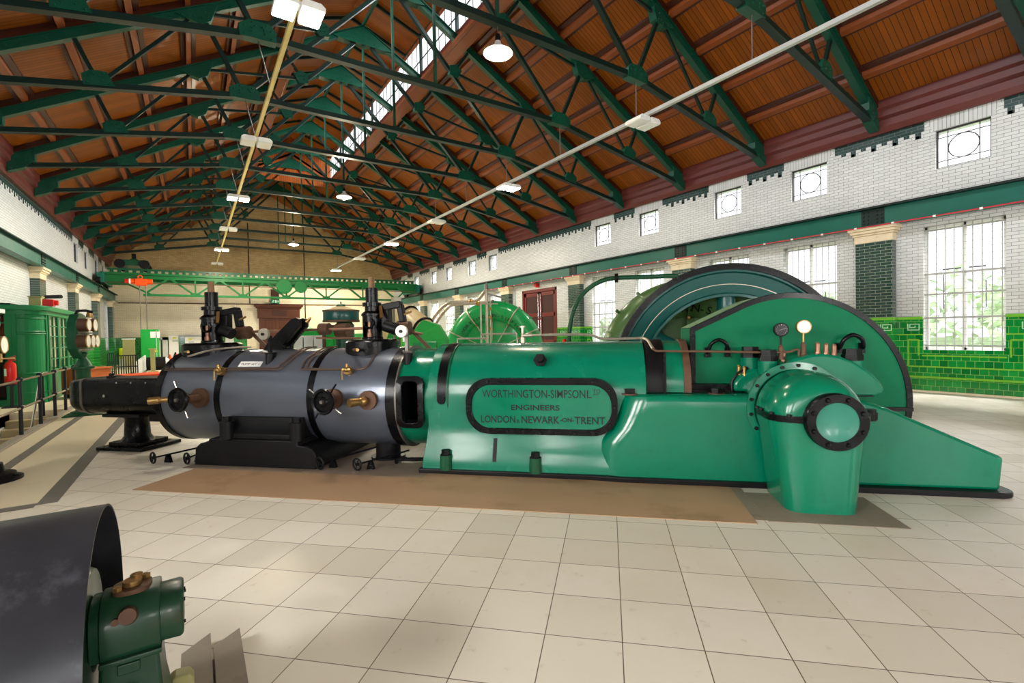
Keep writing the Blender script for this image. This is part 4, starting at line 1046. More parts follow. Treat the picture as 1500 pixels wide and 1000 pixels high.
# tail rod cover at the far left, on its pedestal
rings = []
for u, k in ((-5.92, 1.0), (-7.52, 1.0), (-7.66, 0.985), (-7.76, 0.93), (-7.83, 0.82), (-7.86, 0.62), (-7.865, 0.35)):
    rings.append([(u, CV + (y - CV)*k, 0.78 + (z - 0.78)*k) for y, z in arc(CV + 0.13, 0.70, 0.18, 0, -90, 7) + arc(CV - 0.13, 0.70, 0.18, -90, -180, 7) + arc(CV - 0.25, 0.98, 0.06, 180, 90, 3) + arc(CV + 0.25, 0.98, 0.06, 90, 0, 3)])
tl = part('tail_rod_cover', MB().loft(rings), 'black', smooth=45)
part('cover_lid', MB().box(-7.2, -6.0, CV - 0.22, CV + 0.22, 1.03, 1.045), 'iron', tl, bevel=0.01)
part('oil_cup', MB().cyl((-7.25, CV - 0.1, 1.02), (-7.25, CV - 0.1, 1.07), 0.06).cyl((-7.25, CV - 0.1, 1.07), (-7.25, CV - 0.1, 1.11), 0.03), 'iron', tl)
for u in (-7.12, -6.05): part('cover_bolt', MB().cyl((u, CV - 0.305, 0.80), (u, CV - 0.325, 0.80), 0.022, n=8), 'chrome', tl)
for u in (-6.9, -6.65, -6.4, -6.15): part('cover_bolt', MB().cyl((u, CV - 0.30, 0.99), (u, CV - 0.318, 0.99), 0.012, n=8), 'chrome', tl)
er = [(y, z) for y, z in arc(CV + 0.13, 0.70, 0.192, 0, -90, 7) + arc(CV - 0.13, 0.70, 0.192, -90, -180, 7) + arc(CV - 0.25, 0.98, 0.072, 180, 90, 3) + arc(CV + 0.25, 0.98, 0.072, 90, 0, 3)]
ei_ = [(CV + (y - CV)*0.93, 0.78 + (z - 0.78)*0.93) for y, z in er]
part('end_flange', MB().ringprism(er, ei_, 'vz', -7.56, -7.52), 'iron_lt', tl, 45)
pd = part('pedestal', MB().lathe([(0.22, 0.10), (0.20, 0.13), (0.165, 0.18), (0.15, 0.42), (0.17, 0.47), (0.24, 0.50), (0.24, 0.53)], (-6.93, CV, 0), (0, 0, 1), 28), 'black')
part('pedestal_base', MB().box(-7.33, -6.53, CV - 0.30, CV + 0.36, 0, 0.05).box(-7.20, -6.66, CV - 0.22, CV + 0.26, 0.05, 0.11), 'black', pd, bevel=0.01)
part('cover_bracket', MB().box(-7.25, -6.6, CV - 0.26, CV + 0.26, 0.48, 0.53).box(-6.5, -6.3, CV - 0.2, CV + 0.2, 0.42, 0.53), 'iron', bevel=0.01)

# valve chests and bonnets on top
def chest(u, hw, v0, v1, zb, zt):
    r = []
    for z, d in ((zb, 0.0), (zb + 0.10, 0.0), (zt - 0.03, 0.0), (zt, 0.03)):
        r.append([(x, y, z) for x, y in rrect(u - hw + d, u + hw - d, v0 + d, v1 - d, hw*0.85, 8)])
    return part('valve_chest', MB().loft(r), 'black', smooth=40)
def bonnet(u, v, z0, k, col):
    zz = [z0, z0 + 0.025, z0 + 0.04, z0 + 0.28, z0 + 0.37, z0 + 0.375, z0 + 0.41, z0 + 0.44, z0 + 0.455]
    R = [0.168, 0.168, 0.155, 0.155, 0.155, 0.172, 0.172, 0.14, 0.114]
    body = MB().lathe([(r*k, z0 + (z - z0)*k) for r, z in zip(R, zz)] + [(0.114*k, z0 + 0.525*k), (0.15*k, z0 + 0.53*k), (0.15*k, z0 + 0.59*k), (0.098*k, z0 + 0.595*k), (0.098*k, z0 + 0.825*k), (0.0, z0 + 0.827*k)], (u, v, 0), (0, 0, 1), 40,
                      skip=lambda i, j: i == 2 and (lambda a: -35 < a < 42)(math.degrees(math.atan2(*((lambda d: (d.x, -d.y))(basis((0, 0, 1))[0]*math.cos(2*PI*(j + .5)/40) + basis((0, 0, 1))[1]*math.sin(2*PI*(j + .5)/40)))))))
    b = part('valve_bonnet', body, 'black', smooth=38)
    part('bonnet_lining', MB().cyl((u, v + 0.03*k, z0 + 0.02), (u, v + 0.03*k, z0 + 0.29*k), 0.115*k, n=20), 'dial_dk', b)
    part('valve_spindle', MB().cyl((u, v - 0.10*k, z0 + 0.02), (u, v - 0.10*k, z0 + 0.10*k), 0.045*k).cyl((u, v - 0.10*k, z0 + 0.10*k), (u, v - 0.10*k, z0 + 0.28*k), 0.028*k), 'copper', b)
    part('bonnet_arch', MB().torus((u, v - 0.125*k, z0 + 0.265*k), (0, 1, 0), 0.085*k, 0.02*k, 20, 8), 'black', b)
    part('spindle_cap', MB().lathe([(0.06*k, z0 + 0.82*k), (0.05*k, z0 + 0.85*k), (0.05*k, z0 + 0.98*k), (0.042*k, z0 + 1.0*k), (0, z0 + 1.0*k)], (u, v, 0), (0, 0, 1), 20), 'cap_metal', b)
    return b
chest(-5.60, 0.35, 5.62, 6.35, 1.22, 1.535)
chest(-3.10, 0.31, 5.62, 6.35, 1.22, 1.545)
bonnet(-5.62, 6.0, 1.535, 0.88, 0); bonnet(-3.11, 6.0, 1.545, 0.83, 0)
# valve gear beside each bonnet
for u, z in ((-5.62, 1.535), (-3.11, 1.545)):
    gv = part('valve_gear', MB().box(u + 0.10, u + 0.24, 6.0, 6.12, z + 0.12, z + 0.46).bar((u + 0.12, 6.05, z + 0.42), (u + 0.40, 6.05, z + 0.46), 0.12, 0.09).bar((u + 0.38, 6.05, z + 0.46), (u + 0.42, 6.05, z + 0.22), 0.10, 0.08).cyl((u + 0.2, 5.95, z + 0.18), (u + 0.38, 5.95, z + 0.12), 0.08, n=16), 'iron', bevel=0.012)
    part('gear_drum', MB().cyl((u + 0.30, 6.18, z + 0.14), (u + 0.46, 6.18, z + 0.14), 0.095, n=24).cyl((u + 0.29, 6.18, z + 0.14), (u + 0.31, 6.18, z + 0.14), 0.105, n=24), 'rust', gv)
    part('gear_link', MB().bar((u + 0.42, 6.3, z + 0.12), (u + 0.72, 6.4, z - 0.22), 0.035, 0.05), 'rust', gv)
    part('gear_lever', MB().bar((u + 0.13, 5.98, z + 0.44), (u + 0.18, 5.9, z + 0.28), 0.04, 0.03), 'brass', gv)
    part('gear_pin', MB().cyl((u + 0.46, 6.0, z + 0.32), (u + 0.56, 6.0, z + 0.36), 0.015, n=8), 'brass', gv)
part('valve_rod', MB().cyl((-5.2, 6.25, 1.685), (-3.25, 6.25, 1.70), 0.02, n=10).cyl((-3.0, 6.25, 1.70), (-2.5, 6.25, 1.60), 0.018, n=10), 'copper')
part('lower_rod', MB().cyl((-4.15, 6.3, 1.575), (-3.45, 6.3, 1.56), 0.013, n=8), 'copper')
for u in (-3.98,):
    part('rod_collar', MB().cyl((u - 0.07, 6.25, 1.70), (u + 0.07, 6.25, 1.70), 0.085, n=24), 'rust')
br = part('rod_bracket', MB().prism([(-4.72, 1.38), (-4.38, 1.38), (-4.37, 1.48), (-4.12, 1.74), (-4.12, 1.83), (-4.17, 1.86), (-4.24, 1.84), (-4.62, 1.52)], 'uz', 5.86, 5.93).prism([(-4.72, 1.38), (-4.38, 1.38), (-4.37, 1.48), (-4.12, 1.74), (-4.12, 1.83), (-4.17, 1.86), (-4.24, 1.84), (-4.62, 1.52)], 'uz', 6.02, 6.09).prism([(-4.72, 1.38), (-4.38, 1.38), (-4.37, 1.46), (-4.44, 1.56), (-4.62, 1.50)], 'uz', 5.93, 6.02), 'black', smooth=0, bevel=0.012)
part('bracket_cup', MB().cyl((-4.09, 6.0, 1.80), (-4.03, 6.0, 1.86), 0.03, 0.012), 'brass', br)
for u in (-4.43, -2.50):
    stp = part('oiler_stem', MB().bar((u + 0.045, 5.62, 1.34), (u + 0.045, 5.62, 1.62), 0.04, 0.045).cyl((u + 0.07, 5.6, 1.33), (u + 0.07, 5.6, 1.40), 0.06, 0.075), 'iron' if u < -3 else 'iron_lt')
    part('oiler_foot', MB().cyl((u + 0.085, 5.53, 1.22), (u + 0.075, 5.58, 1.36), 0.035, 0.06), 'iron', stp)
    part('oiler_disc', MB().cyl((u, 5.59, 1.64), (u, 5.55, 1.64), 0.075, n=28), 'steel_pipe' if u < -3 else 'dial', stp)
    part('disc_hub', MB().cyl((u, 5.552, 1.64), (u, 5.53, 1.64), 0.02, n=12), 'iron', stp)
# front handwheel valves
def wheel_valve(u, z, tilt):
    fo_ = 0.04 if u < -4 else -0.05
    b = part('valve_flange', MB().cyl(cyl_pt(u + fo_, 3, 0.60), cyl_pt(u + fo_, 3, 0.68), 0.125, n=28).cyl(cyl_pt(u + fo_, 3, 0.66), cyl_pt(u + fo_*0.7, 3, 0.84), 0.06, 0.05, 20), 'rust')
    c = Vector((u, 5.02, z)); axv = Vector((-0.10, -1, 0.0)).normalized()
    part('handwheel', MB().lathe([(0.145, -0.012), (0.155, 0.008), (0.145, 0.028), (0.120, 0.022), (0.108, 0.0), (0.06, 0.004), (0.045, 0.018), (0.0, 0.022), (0.0, -0.014), (0.105, -0.014)], c, axv, 40), 'black', b)
    part('wheel_hub', MB().cyl(c + axv*0.015, c + axv*0.045, 0.028, 0.022, 6), 'iron_lt', b)
    part('valve_stem', MB().cyl(c, Vector(cyl_pt(u + fo_*0.7, 3, 0.80)), 0.028, n=12), 'brass', b)
    for a in (tilt, tilt + 180) if u < -4 else (tilt, tilt + 90, tilt + 180, tilt + 270):
        d = Vector((math.cos(math.radians(a)), 0, math.sin(math.radians(a))))
        part('tommy_bar', MB().cyl(c + d*0.12 - axv*0.035, c + d*0.245 - axv*0.035, 0.011, n=8), 'chrome' if u < -4 or a in (tilt, tilt + 180) else 'iron', b)
    return b
wheel_valve(-5.22, 0.845, 112); wheel_valve(-3.24, 0.84, 145)
part('drain_nozzle', MB().cyl(cyl_pt(-5.42, 2, 0.63), cyl_pt(-5.42, 2, 0.72), 0.07, n=16).ball((-5.42, 5.22, 0.84), 0.065, 10).cyl((-5.42, 5.22, 0.835), (-5.66, 5.08, 0.825), 0.035, n=14).cyl((-5.60, 5.11, 0.828), (-5.70, 5.05, 0.822), 0.047, n=14), 'brass')
rn = part('relief_flange', MB().cyl(cyl_pt(-2.83, 2, 0.60), cyl_pt(-2.83, 2, 0.675), 0.115, n=28), 'rust')
part('relief_nozzle', MB().ball((-2.86, 5.24, 0.82), 0.06, 10).cyl((-2.86, 5.24, 0.82), (-2.92, 5.13, 0.82), 0.045, n=14).cyl((-2.91, 5.15, 0.82), (-2.95, 5.08, 0.82), 0.05, n=14), 'brass', rn)
# oil cocks and copper oil lines
for u in (-4.94, -3.13):
    p = Vector(cyl_pt(u, 34, 0.64))
    ck = part('oil_cock', MB().cyl(p, p + Vector((0, -0.05, 0.02)), 0.055, n=14).ball(p + Vector((0, -0.07, 0.03)), 0.035, 8).cyl(p + Vector((-0.05, -0.07, 0.03)), p + Vector((0.06, -0.07, 0.03)), 0.022, n=10).cyl(p + Vector((0, -0.07, 0.03)), p + Vector((0, -0.07, 0.10)), 0.018, n=10).cyl(p + Vector((-0.06, -0.07, 0.03)), p + Vector((-0.055, -0.08, -0.10)), 0.009, n=8), 'brass')
for pts in ([(-5.85, 36), (-5.0, 36), (-4.20, 36), (-4.08, 39), (-4.02, 48), (-3.98, 62), (-3.96, 80), (-3.96, 95)],
            [(-5.85, 38.5), (-5.0, 38.5), (-4.24, 38.5), (-4.12, 44), (-4.07, 54), (-4.04, 68), (-4.04, 95)],
            [(-3.05, 36), (-3.72, 36), (-3.80, 39), (-3.80, 52), (-3.74, 68), (-3.70, 95)],
            [(-3.05, 36), (-3.66, 37.5), (-3.73, 42), (-3.72, 54), (-3.67, 68), (-3.64, 95)],
            [(-3.05, 36), (-2.95, 37), (-2.90, 42), (-2.89, 52), (-2.88, 62)]):
    part('oil_line', MB().tube([cyl_pt(p.x, p.y, 0.652) for p in smooth_path([(a, b, 0) for a, b in pts], 5)], 0.0095, 7), 'oil_pipe')
part('drip_line', MB().tube(smooth_path([cyl_pt(-5.70, 38, 0.65), (-5.74, 5.45, 1.30), (-5.74, 5.5, 1.42)], 4), 0.01, 6), 'iron')
part('chest_drain', MB().cyl((-5.86, 5.72, 1.42), (-5.62, 5.58, 1.42), 0.018, n=8).cyl((-3.18, 5.62, 1.42), (-3.06, 5.5, 1.42), 0.02, n=8), 'brass')
part('chest_pipe', MB().tube(smooth_path([(-5.55, 5.5, 1.36), (-5.2, 5.6, 1.45), (-4.9, 5.9, 1.47)], 5), 0.014, 6), 'steel_pipe')
lp = MB()
a0, a1 = 41, 49
c0 = cyl_pt(-4.42, a0, 0.638); c1 = cyl_pt(-4.42, a1, 0.638); c2 = cyl_pt(-4.75, a1, 0.638); c3 = cyl_pt(-4.75, a0, 0.638)
nrm = Vector((0, -math.cos(math.radians(45)), math.sin(math.radians(45))))
lp.loft([[c0, c1, c2, c3], [Vector(p) + nrm*0.006 for p in (c0, c1, c2, c3)]])
lb_ = part('set_label', lp, 'white', smooth=0)
lt = MB(); ey = (Vector(c1) - Vector(c0)).normalized()
add_text(lt, 'PUMP SET 1', 0.042, (Vector(c0) + Vector(c3))/2 + ey*0.028 + nrm*0.008, (1, 0, 0), ey, 0.001, 0.26)
part('label_lettering', lt, 'iron_lt', lb_, smooth=0)

# crank-end outer bearing
bx, bz = 1.80, 0.80
hb = part('bearing_dome', MB().lathe([(0.0, -4.545), (0.20, -4.545), (0.25, -4.55), (0.31, -4.585), (0.355, -4.65), (0.382, -4.74), (0.39, -4.85), (0.392, -5.09)][::-1], (bx, 0, bz), (0, -1, 0), 64), 'green')
hb.data.transform(Matrix.Identity(4))
rings = []
for z, x0, x1, v0, rr in ((0.0, 1.50, 2.06, 4.50, 0.13), (0.03, 1.498, 2.065, 4.50, 0.14), (0.4, 1.452, 2.125, 4.515, 0.17), (0.72, 1.413, 2.18, 4.53, 0.20), (0.80, 1.408, 2.19, 4.535, 0.21)):
    rings.append([(x, y, z) for x, y in rrect(x0, x1, v0, 5.20, rr, 6)])
part('bearing_column', MB().loft(rings), 'green', smooth=45)
bf = part('bearing_flange', MB().lathe([(0.36, -5.20), (0.455, -5.20), (0.455, -5.165), (0.39, -5.16)], (bx, 0, bz), (0, -1, 0), 64, close=True), 'green')
for k in range(18):
    a = math.radians(k*20 + 8)
    if math.sin(a) < -0.75: continue
    p = (bx + 0.424*math.cos(a), 5.165, bz + 0.424*math.sin(a))
    part('flange_bolt', MB().cyl(p, (p[0], 5.148, p[2]), 0.019, n=6), 'iron', bf)
bt = MB()
ol = rrect(1.385, 2.215, 4.505, 5.20, 0.23, 8); il = rrect(1.40, 2.20, 4.52, 5.20, 0.22, 8)
bt.ringprism(ol, il, 'uv', 0.775, 0.83)
bt.box(2.18, 2.30, 4.75, 4.83, 0.77, 0.835).cyl((2.26, 4.79, 0.76), (2.26, 4.79, 0.86), 0.045, n=14)
bs = part('joint_strap', bt, 'black', bevel=0.006)
for u, v in ((1.395, 5.0), (1.395, 4.88), (1.42, 4.66), (1.52, 4.53)): part('strap_nut', MB().hexnut((u - 0.005, v - 0.005, 0.828), (0, 0, 1), 0.02, 0.02), 'iron', bs)
wr = part('window_ring', MB().lathe([(0.166, -4.52), (0.166, -4.455), (0.235, -4.455), (0.240, -4.462), (0.240, -4.56), (0.2, -4.56)], (1.865, 0, 0.795), (0, -1, 0), 64), 'black')
for k in range(8):
    a = math.radians(22.5 + 45*k); p = (1.865 + 0.201*math.cos(a), 4.455, 0.795 + 0.201*math.sin(a))
    part('ring_bolt', MB().cyl(p, (p[0], 4.437, p[2]), 0.022, 0.012, 10), 'black', wr)
part('window_glass', MB().lathe([(0.17, -4.470), (0.12, -4.487), (0.06, -4.497), (0.0, -4.50)], (1.865, 0, 0.795), (0, -1, 0), 40), 'dish', wr)
# main bearing cap
capo = [(1.41, 0.91), (1.44, 1.00), (1.49, 1.06), (1.56, 1.12), (1.66, 1.20), (1.80, 1.28), (1.95, 1.32), (2.06, 1.33), (2.20, 1.31), (2.34, 1.25), (2.48, 1.15), (2.56, 1.06), (2.60, 0.99), (2.585, 0.94), (2.52, 0.91)]
mc = part('main_bearing_cap', MB().prism(capo, 'uz', 5.24, 5.60), 'green', smooth=40, bevel=0.025)
part('rear_cap', MB().prism([(1.30, 0.925), (1.30, 1.02), (1.36, 1.10), (1.46, 1.16), (1.62, 1.18), (1.62, 0.925)], 'uz', 5.48, 5.66), 'green', mc, smooth=40, bevel=0.03)
part('cap_gasket', MB().tube([(1.285, 5.5, 0.93), (1.285, 5.5, 1.03), (1.34, 5.5, 1.12), (1.44, 5.5, 1.18)], 0.014, 6), 'iron', mc)
part('cap_joint', MB().box(1.40, 2.50, 5.235, 5.3, 0.91, 0.925), 'black', mc)
for u, v, z0, z1 in ((1.61, 5.40, 1.12, 1.255), (2.39, 5.40, 1.16, 1.255), (1.50, 5.62, 1.14, 1.28)):
    b = part('cap_stud', MB().cyl((u, v, z0), (u, v, z1), 0.095, n=24), 'green', mc)
    part('cap_nut', MB().hexnut((u, v, z1), (0, 0, 1), 0.095, 0.06).hexnut((u, v, z1 + 0.06), (0, 0, 1), 0.085, 0.055), 'black', mc)
def oiler(u, v, z, h=0.10, r=0.022):
    part('oil_cup', MB().hexnut((u, v, z), (0, 0, 1), r*1.25, h*0.25).cyl((u, v, z + h*0.25), (u, v, z + h*0.85), r).cyl((u, v, z + h*0.85), (u, v, z + h), r, r*0.6), 'copper' if h > 0.11 else 'brass', mc)
for u, v, z in ((1.36, 5.52, 1.10), (1.41, 5.50, 1.09)): oiler(u, v, z, 0.105, 0.019)
for u, v, z in ((1.64, 5.55, 1.225), (1.70, 5.52, 1.22), (1.765, 5.42, 1.235)): oiler(u, v, z, 0.13)
for u, v, z in ((2.10, 5.46, 1.31), (2.17, 5.44, 1.30), (2.235, 5.42, 1.29)): oiler(u, v, z, 0.13)
def gauge(u, v, z, zd, dial, lab, stem):
    g = part(lab, MB().cyl((u, v, z), (u, v, z + 0.10), 0.024).cyl((u, v, z + 0.10), (u, v, z + 0.12), 0.02, 0.012).cyl((u, v, z - 0.03), (u, v, z), 0.035), 'rust', mc)
    return g
for u, z, zd, dial in ((1.735, 1.30, 1.575, 'dial_dk'), (1.945, 1.325, 1.60, 'dial')):
    g = gauge(u, 5.40, z, zd, dial, 'gauge_socket', None)
    part('gauge_stem', MB().cyl((u, 5.40, z + 0.11), (u, 5.40, zd - 0.05), 0.010), 'iron' if dial == 'dial_dk' else 'brass', mc)
    gz = part('pressure_gauge', MB().cyl((u, 5.42, zd), (u, 5.375, zd), 0.068, n=32).torus((u, 5.375, zd), (0, 1, 0), 0.064, 0.006, 32, 6), 'iron' if dial == 'dial_dk' else 'brass', mc)
    part('gauge_dial', MB().cyl((u, 5.374, zd), (u, 5.372, zd), 0.060, n=32), dial, mc)
    nm = MB()
    for k in range(11):
        a = math.radians(225 - 27*k); p0 = Vector((math.cos(a), 0, math.sin(a)))
        nm.bar(Vector((u, 5.3715, zd)) + p0*0.044, Vector((u, 5.3715, zd)) + p0*0.055, 0.004, 0.001)
    a = math.radians(20); nm.bar((u - 0.02*math.cos(a), 5.371, zd - 0.02*math.sin(a)), (u + 0.045*math.cos(a), 5.371, zd + 0.045*math.sin(a)), 0.005, 0.001)
    part('gauge_marks', nm, 'dial' if dial == 'dial_dk' else 'iron', mc)
part('oil_pipe', MB().tube(smooth_path([(0.47, 5.42, 1.395), (0.50, 5.40, 1.372), (0.58, 5.40, 1.368), (1.0, 5.38, 1.36), (1.55, 5.38, 1.345), (1.80, 5.39, 1.345), (1.86, 5.40, 1.365), (1.90, 5.40, 1.365), (1.905, 5.40, 1.33), (1.905, 5.4, 1.30)], 5), 0.0125, 8), 'rust', mc)
part('top_pipe', MB().tube(smooth_path([(-0.95, 5.98, 1.56), (-0.4, 5.98, 1.56), (-0.2, 5.96, 1.545), (-0.05, 5.94, 1.50), (0.3, 5.94, 1.50), (0.40, 5.9, 1.50), (0.44, 5.75, 1.48), (0.46, 5.5, 1.42), (0.47, 5.42, 1.395)], 5), 0.016, 8), 'steel_pipe')
tc_ = part('top_cock', MB().cyl((-1.06, 5.98, 1.46), (-1.06, 5.98, 1.66), 0.018).cyl((-1.06, 5.98, 1.66), (-1.06, 5.98, 1.68), 0.045).cyl((-1.06, 5.98, 1.46), (-1.06, 5.98, 1.53), 0.035).cyl((-1.06, 5.98, 1.56), (-0.94, 5.98, 1.56), 0.025), 'steel_pipe')
part('top_rail', MB().tube([(-1.94, 6.05, 1.47), (-1.94, 6.05, 1.53), (-1.55, 6.05, 1.53), (-1.54, 6.05, 1.46)], 0.012, 8).tube([(-1.66, 6.2, 1.46), (-1.66, 6.2, 1.58), (-1.18, 6.2, 1.585), (-1.17, 6.2, 1.46)], 0.012, 8), 'steel_pipe')

# crank guard: half-round green casing edged in black
grd = thing('crank_guard', 'half-round green crank guard with black edging and two black handles', 'guard', (1.95, 6.1, 0.0), ENG)
gc, gz_, gr = 1.935, 0.80, 1.17
out = [(0.905, 0.93), (0.905, 1.605)] + [p for p in arc(gc, gz_, gr, 118, -9, 44)] + [(3.07, 0.42), (2.3, 0.42), (2.3, 0.93)]
build('casing', MB().prism(out, 'uz', 5.75, 6.46), 'green_flat', grd, 30)
def inset(d): return [(0.905 + d, 0.93 + d), (0.905 + d, 1.605 - d*0.6)] + [p for p in arc(gc, gz_, gr - d, 118, -9, 44)] + [(3.07 - d, 0.42 + d), (2.3 + d, 0.42 + d), (2.3 + d, 0.93 + d)]
build('edging', MB().ringprism(out, inset(0.055), 'uz', 5.738, 5.775), 'black', grd, 30)
build('top_lit_sheet', MB().loft([[(x, 5.77, z) for x, z in [(0.903, 1.612)] + arc(gc, gz_, gr + 0.006, 118, 80, 14)], [(x, 6.46, z) for x, z in [(0.903, 1.612)] + arc(gc, gz_, gr + 0.006, 118, 80, 14)]], False, False, False), 'green_window_lit', grd)  # pale overlay painting window light onto the guard's top
build('foot_angle', MB().box(2.62, 3.09, 5.70, 5.75, 0.70, 0.74), 'black', grd)
for us in ((1.085, 1.295), (2.405, 2.625)):
    dz0 = 0.0 if us[0] < 2 else 0.03
    hn = MB().tube(smooth_path([(us[0], 5.74, 1.33 + dz0), (us[0], 5.69, 1.35 + dz0), (us[0] + 0.03, 5.66, 1.43 + dz0), (us[0] + 0.105, 5.65, 1.475 + dz0), (us[1] - 0.03, 5.66, 1.43 + dz0), (us[1], 5.69, 1.35 + dz0), (us[1], 5.74, 1.33 + dz0)], 5), 0.021, 10)
    for x in us: hn.box(x - 0.03, x + 0.03, 5.715, 5.738, 1.28 + dz0, 1.39 + dz0)
    h = build('handle', hn, 'black', grd, 40)
    for x in us:
        for z in (1.298, 1.372): build('handle_bolt', MB().cyl((x, 5.715, z + dz0), (x, 5.705, z + dz0), 0.010, n=6), 'iron', h)

# flywheel
fw = thing('flywheel', 'large teal spoked flywheel with black rim standing behind the crank guard', 'flywheel', (1.85, 8.1, 0.0), ENG)
fu, fv, fz, fr = 1.85, 8.0, 0.82, 1.76
A0, A1 = math.radians(-27), math.radians(207)
def wheel_lathe(prof, n=72): # angle measured from +u towards +z, about the v axis
    mb = MB(); ring = []
    for k in range(n + 1):
        a = A0 + (A1 - A0)*k/n
        ring.append([(fu + r*math.cos(a), v, fz + r*math.sin(a)) for r, v in prof])
    return mb.loft(ring)
build('rim', wheel_lathe([(1.74, 8.02), (1.66, 8.02), (1.64, 8.07), (1.34, 8.10), (1.32, 8.06), (1.28, 8.06), (1.28, 8.44), (1.74, 8.44)]), 'teal', fw, 40)
build('rim_edge', wheel_lathe([(1.785, 7.98), (1.69, 7.98), (1.69, 8.03), (1.74, 8.03), (1.74, 8.43), (1.69, 8.43), (1.69, 8.48), (1.785, 8.48)]), 'black', fw, 40)
build('rim_line', wheel_lathe([(1.475, 8.075), (1.465, 8.075), (1.465, 8.09), (1.475, 8.09)]), 'steel_pipe', fw, 40)
for a in (90, 150, 30, 200, -20):
    d = Vector((math.cos(math.radians(a)), 0, math.sin(math.radians(a)))); q = Vector((fu, 8.25, fz))
    build('spoke', MB().cyl(q + d*0.2, q + d*1.31, 0.17, 0.13, 20), 'teal', fw)
build('hub', MB().lathe([(0.0, -8.0), (0.34, -8.0), (0.36, -8.1), (0.36, -8.45), (0, -8.45)], (fu, 0, fz), (0, -1, 0), 40), 'teal', fw)

# centrifugal pump casings
def pump(name, label, u, v, z, R, r, m, mring, letters, flip=False):
    p = thing(name, label, 'pump', (u, v, 0.0), ENG, 'centrifugal pump casings')
    n = 60; rings = []; b0 = math.degrees(math.asin(min(0.98, (z - 0.02)/(R + r))))
    a0, a1 = math.radians(-b0), math.radians(180 + b0)
    def pt(a, b, rr=None):
        rr = r if rr is None else rr
        d = R + rr*math.cos(b); return (u + d*math.cos(a), v + rr*math.sin(b), max(z + d*math.sin(a), 0.01))
    for k in range(n + 1):
        a = a0 + (a1 - a0)*k/n
        rings.append([pt(a, 2*PI*j/20) for j in range(20)])
    build('volute', MB().loft(rings), m, p, 50)
    build('face_plate', MB().lathe([(0.0, -(v - 0.30)), (0.35, -(v - 0.30)), (0.42, -(v - 0.22)), (R - r*0.55, -(v - r*0.62)), (R - r*0.5, -v)], (u, 0, z), (0, -1, 0), 64, ) if False else MB().loft([[(u + rr*math.cos(a0 + (a1 - a0)*k/48), vv, max(0.01, z + rr*math.sin(a0 + (a1 - a0)*k/48))) for k in range(49)] for rr, vv in ((0.02, v - 0.34), (0.34, v - 0.34), (0.40, v - 0.20), (R - r*0.6, v - r*0.35), (R - r*0.4, v))], False, False, False), m, p, 40)
    for deg in (25, 58, 90, 122, 155):
        a = math.radians(deg); rb = [pt(a + da, 2*PI*j/20, rr) for da, rr in ((-0.012, r), (-0.012, r + 0.05), (0.012, r + 0.05), (0.012, r)) for j in range(20)]
        f = build('flange_rib', MB().loft([rb[0:20], rb[20:40], rb[40:60], rb[60:80]], False, False), mring, p, 40)
        d = Vector((math.cos(a), 0, math.sin(a)))
        build('face_rib', MB().bar(Vector((u, v - 0.22, z)) + d*0.42, Vector((u, v - r*0.42, z)) + d*(R - r*0.75), 0.03, 0.10, (0, 1, 0)), mring, p, 0)
        for rr in (R - r*0.95, R - r*0.2):
            build('rib_bolt', MB().ball(Vector((u, v - (0.30 if rr < R - r*.5 else r + 0.0), z)) + d*rr, 0.035, 6), 'brass', f)
    build('hub', MB().ball((u, v - 0.30, z + 0.05), 0.36, 12, 1.0, 1.0, 0.5), m, p)
    for deg in (40, 140, 75):
        a = math.radians(deg); q = Vector(pt(a, math.radians(-20)));
        build('lifting_stud', MB().cyl(q, q + Vector((math.cos(a), -0.3, math.sin(a)))*0.08, 0.03), m, p)
    tx = MB()
    tot = len(letters); span = 118
    for k, ch in enumerate(letters):
        if ch == ' ': continue
        a = math.radians(90 + span/2 - span*(k + 0.5)/tot)
        er = Vector((math.cos(a), 0, math.sin(a))); et = Vector((math.sin(a), 0, -math.cos(a)))
        ey = (er*0.92 + Vector((0, -0.38, 0)) * -1.0).normalized()
        b = math.radians(-112)
        c = Vector(pt(a, b, r + 0.006)); tang = (Vector(pt(a, b + 0.12, r)) - Vector(pt(a, b - 0.12, r))).normalized()
        add_text(tx, ch, 0.20, c - tang*0.10, et, tang, 0.004)
    build('cast_lettering', tx, 'ink' if m != 'olive' else 'iron', p, 0)
    return p
pump('centrifugal_pump', 'bright green pump casing with black cast lettering in mid hall', -4.60, 19.2, 0.86, 1.62, 0.42, 'green_pump', 'steel_pipe', 'WORTHINGTON-SIMPSON')
pump('centrifugal_pump', 'olive green pump casing with lettering, seen through the flywheel spokes', 1.40, 9.3, 0.92, 1.22, 0.36, 'olive', 'olive', 'WORTHINGTON-SIMPSON')

# drain-cock handwheels on the floor in front of the cylinder
def floor_wheel(u, v, ub, vb, label):
    w = thing('drain_handwheel', label, 'handwheel', (u, v, 0.0), ENG, 'small drain handwheels on the floor')
    c = Vector((u, v, 0.085)); d = (Vector((ub, vb, 0.10)) - c).normalized()
    d0 = d; d = Vector((0.35, 1, 0)).normalized()
    build('wheel', MB().torus(c, d, 0.066, 0.012, 24, 8), 'iron', w)
    sp = MB(); e1, e2, _ = basis(d)
    for k in range(4): sp.cyl(c, c + (e1*math.cos(k*PI/2 + .4) + e2*math.sin(k*PI/2 + .4))*0.06, 0.007, n=6)
    build('spokes', sp.cyl(c - d*0.015, c + d*0.02, 0.018, n=10), 'iron', w)
    build('spindle', MB().cyl(c, (ub, vb, 0.16), 0.011, n=8), 'black', w)
    s = c + d0*0.16
    build('stand', MB().prism([(s.x - 0.05, 0.0), (s.x + 0.05, 0.0), (s.x + 0.018, s.z + 0.02), (s.x - 0.018, s.z + 0.02)], 'uz', s.y - 0.02, s.y + 0.02), 'black', w, 0)
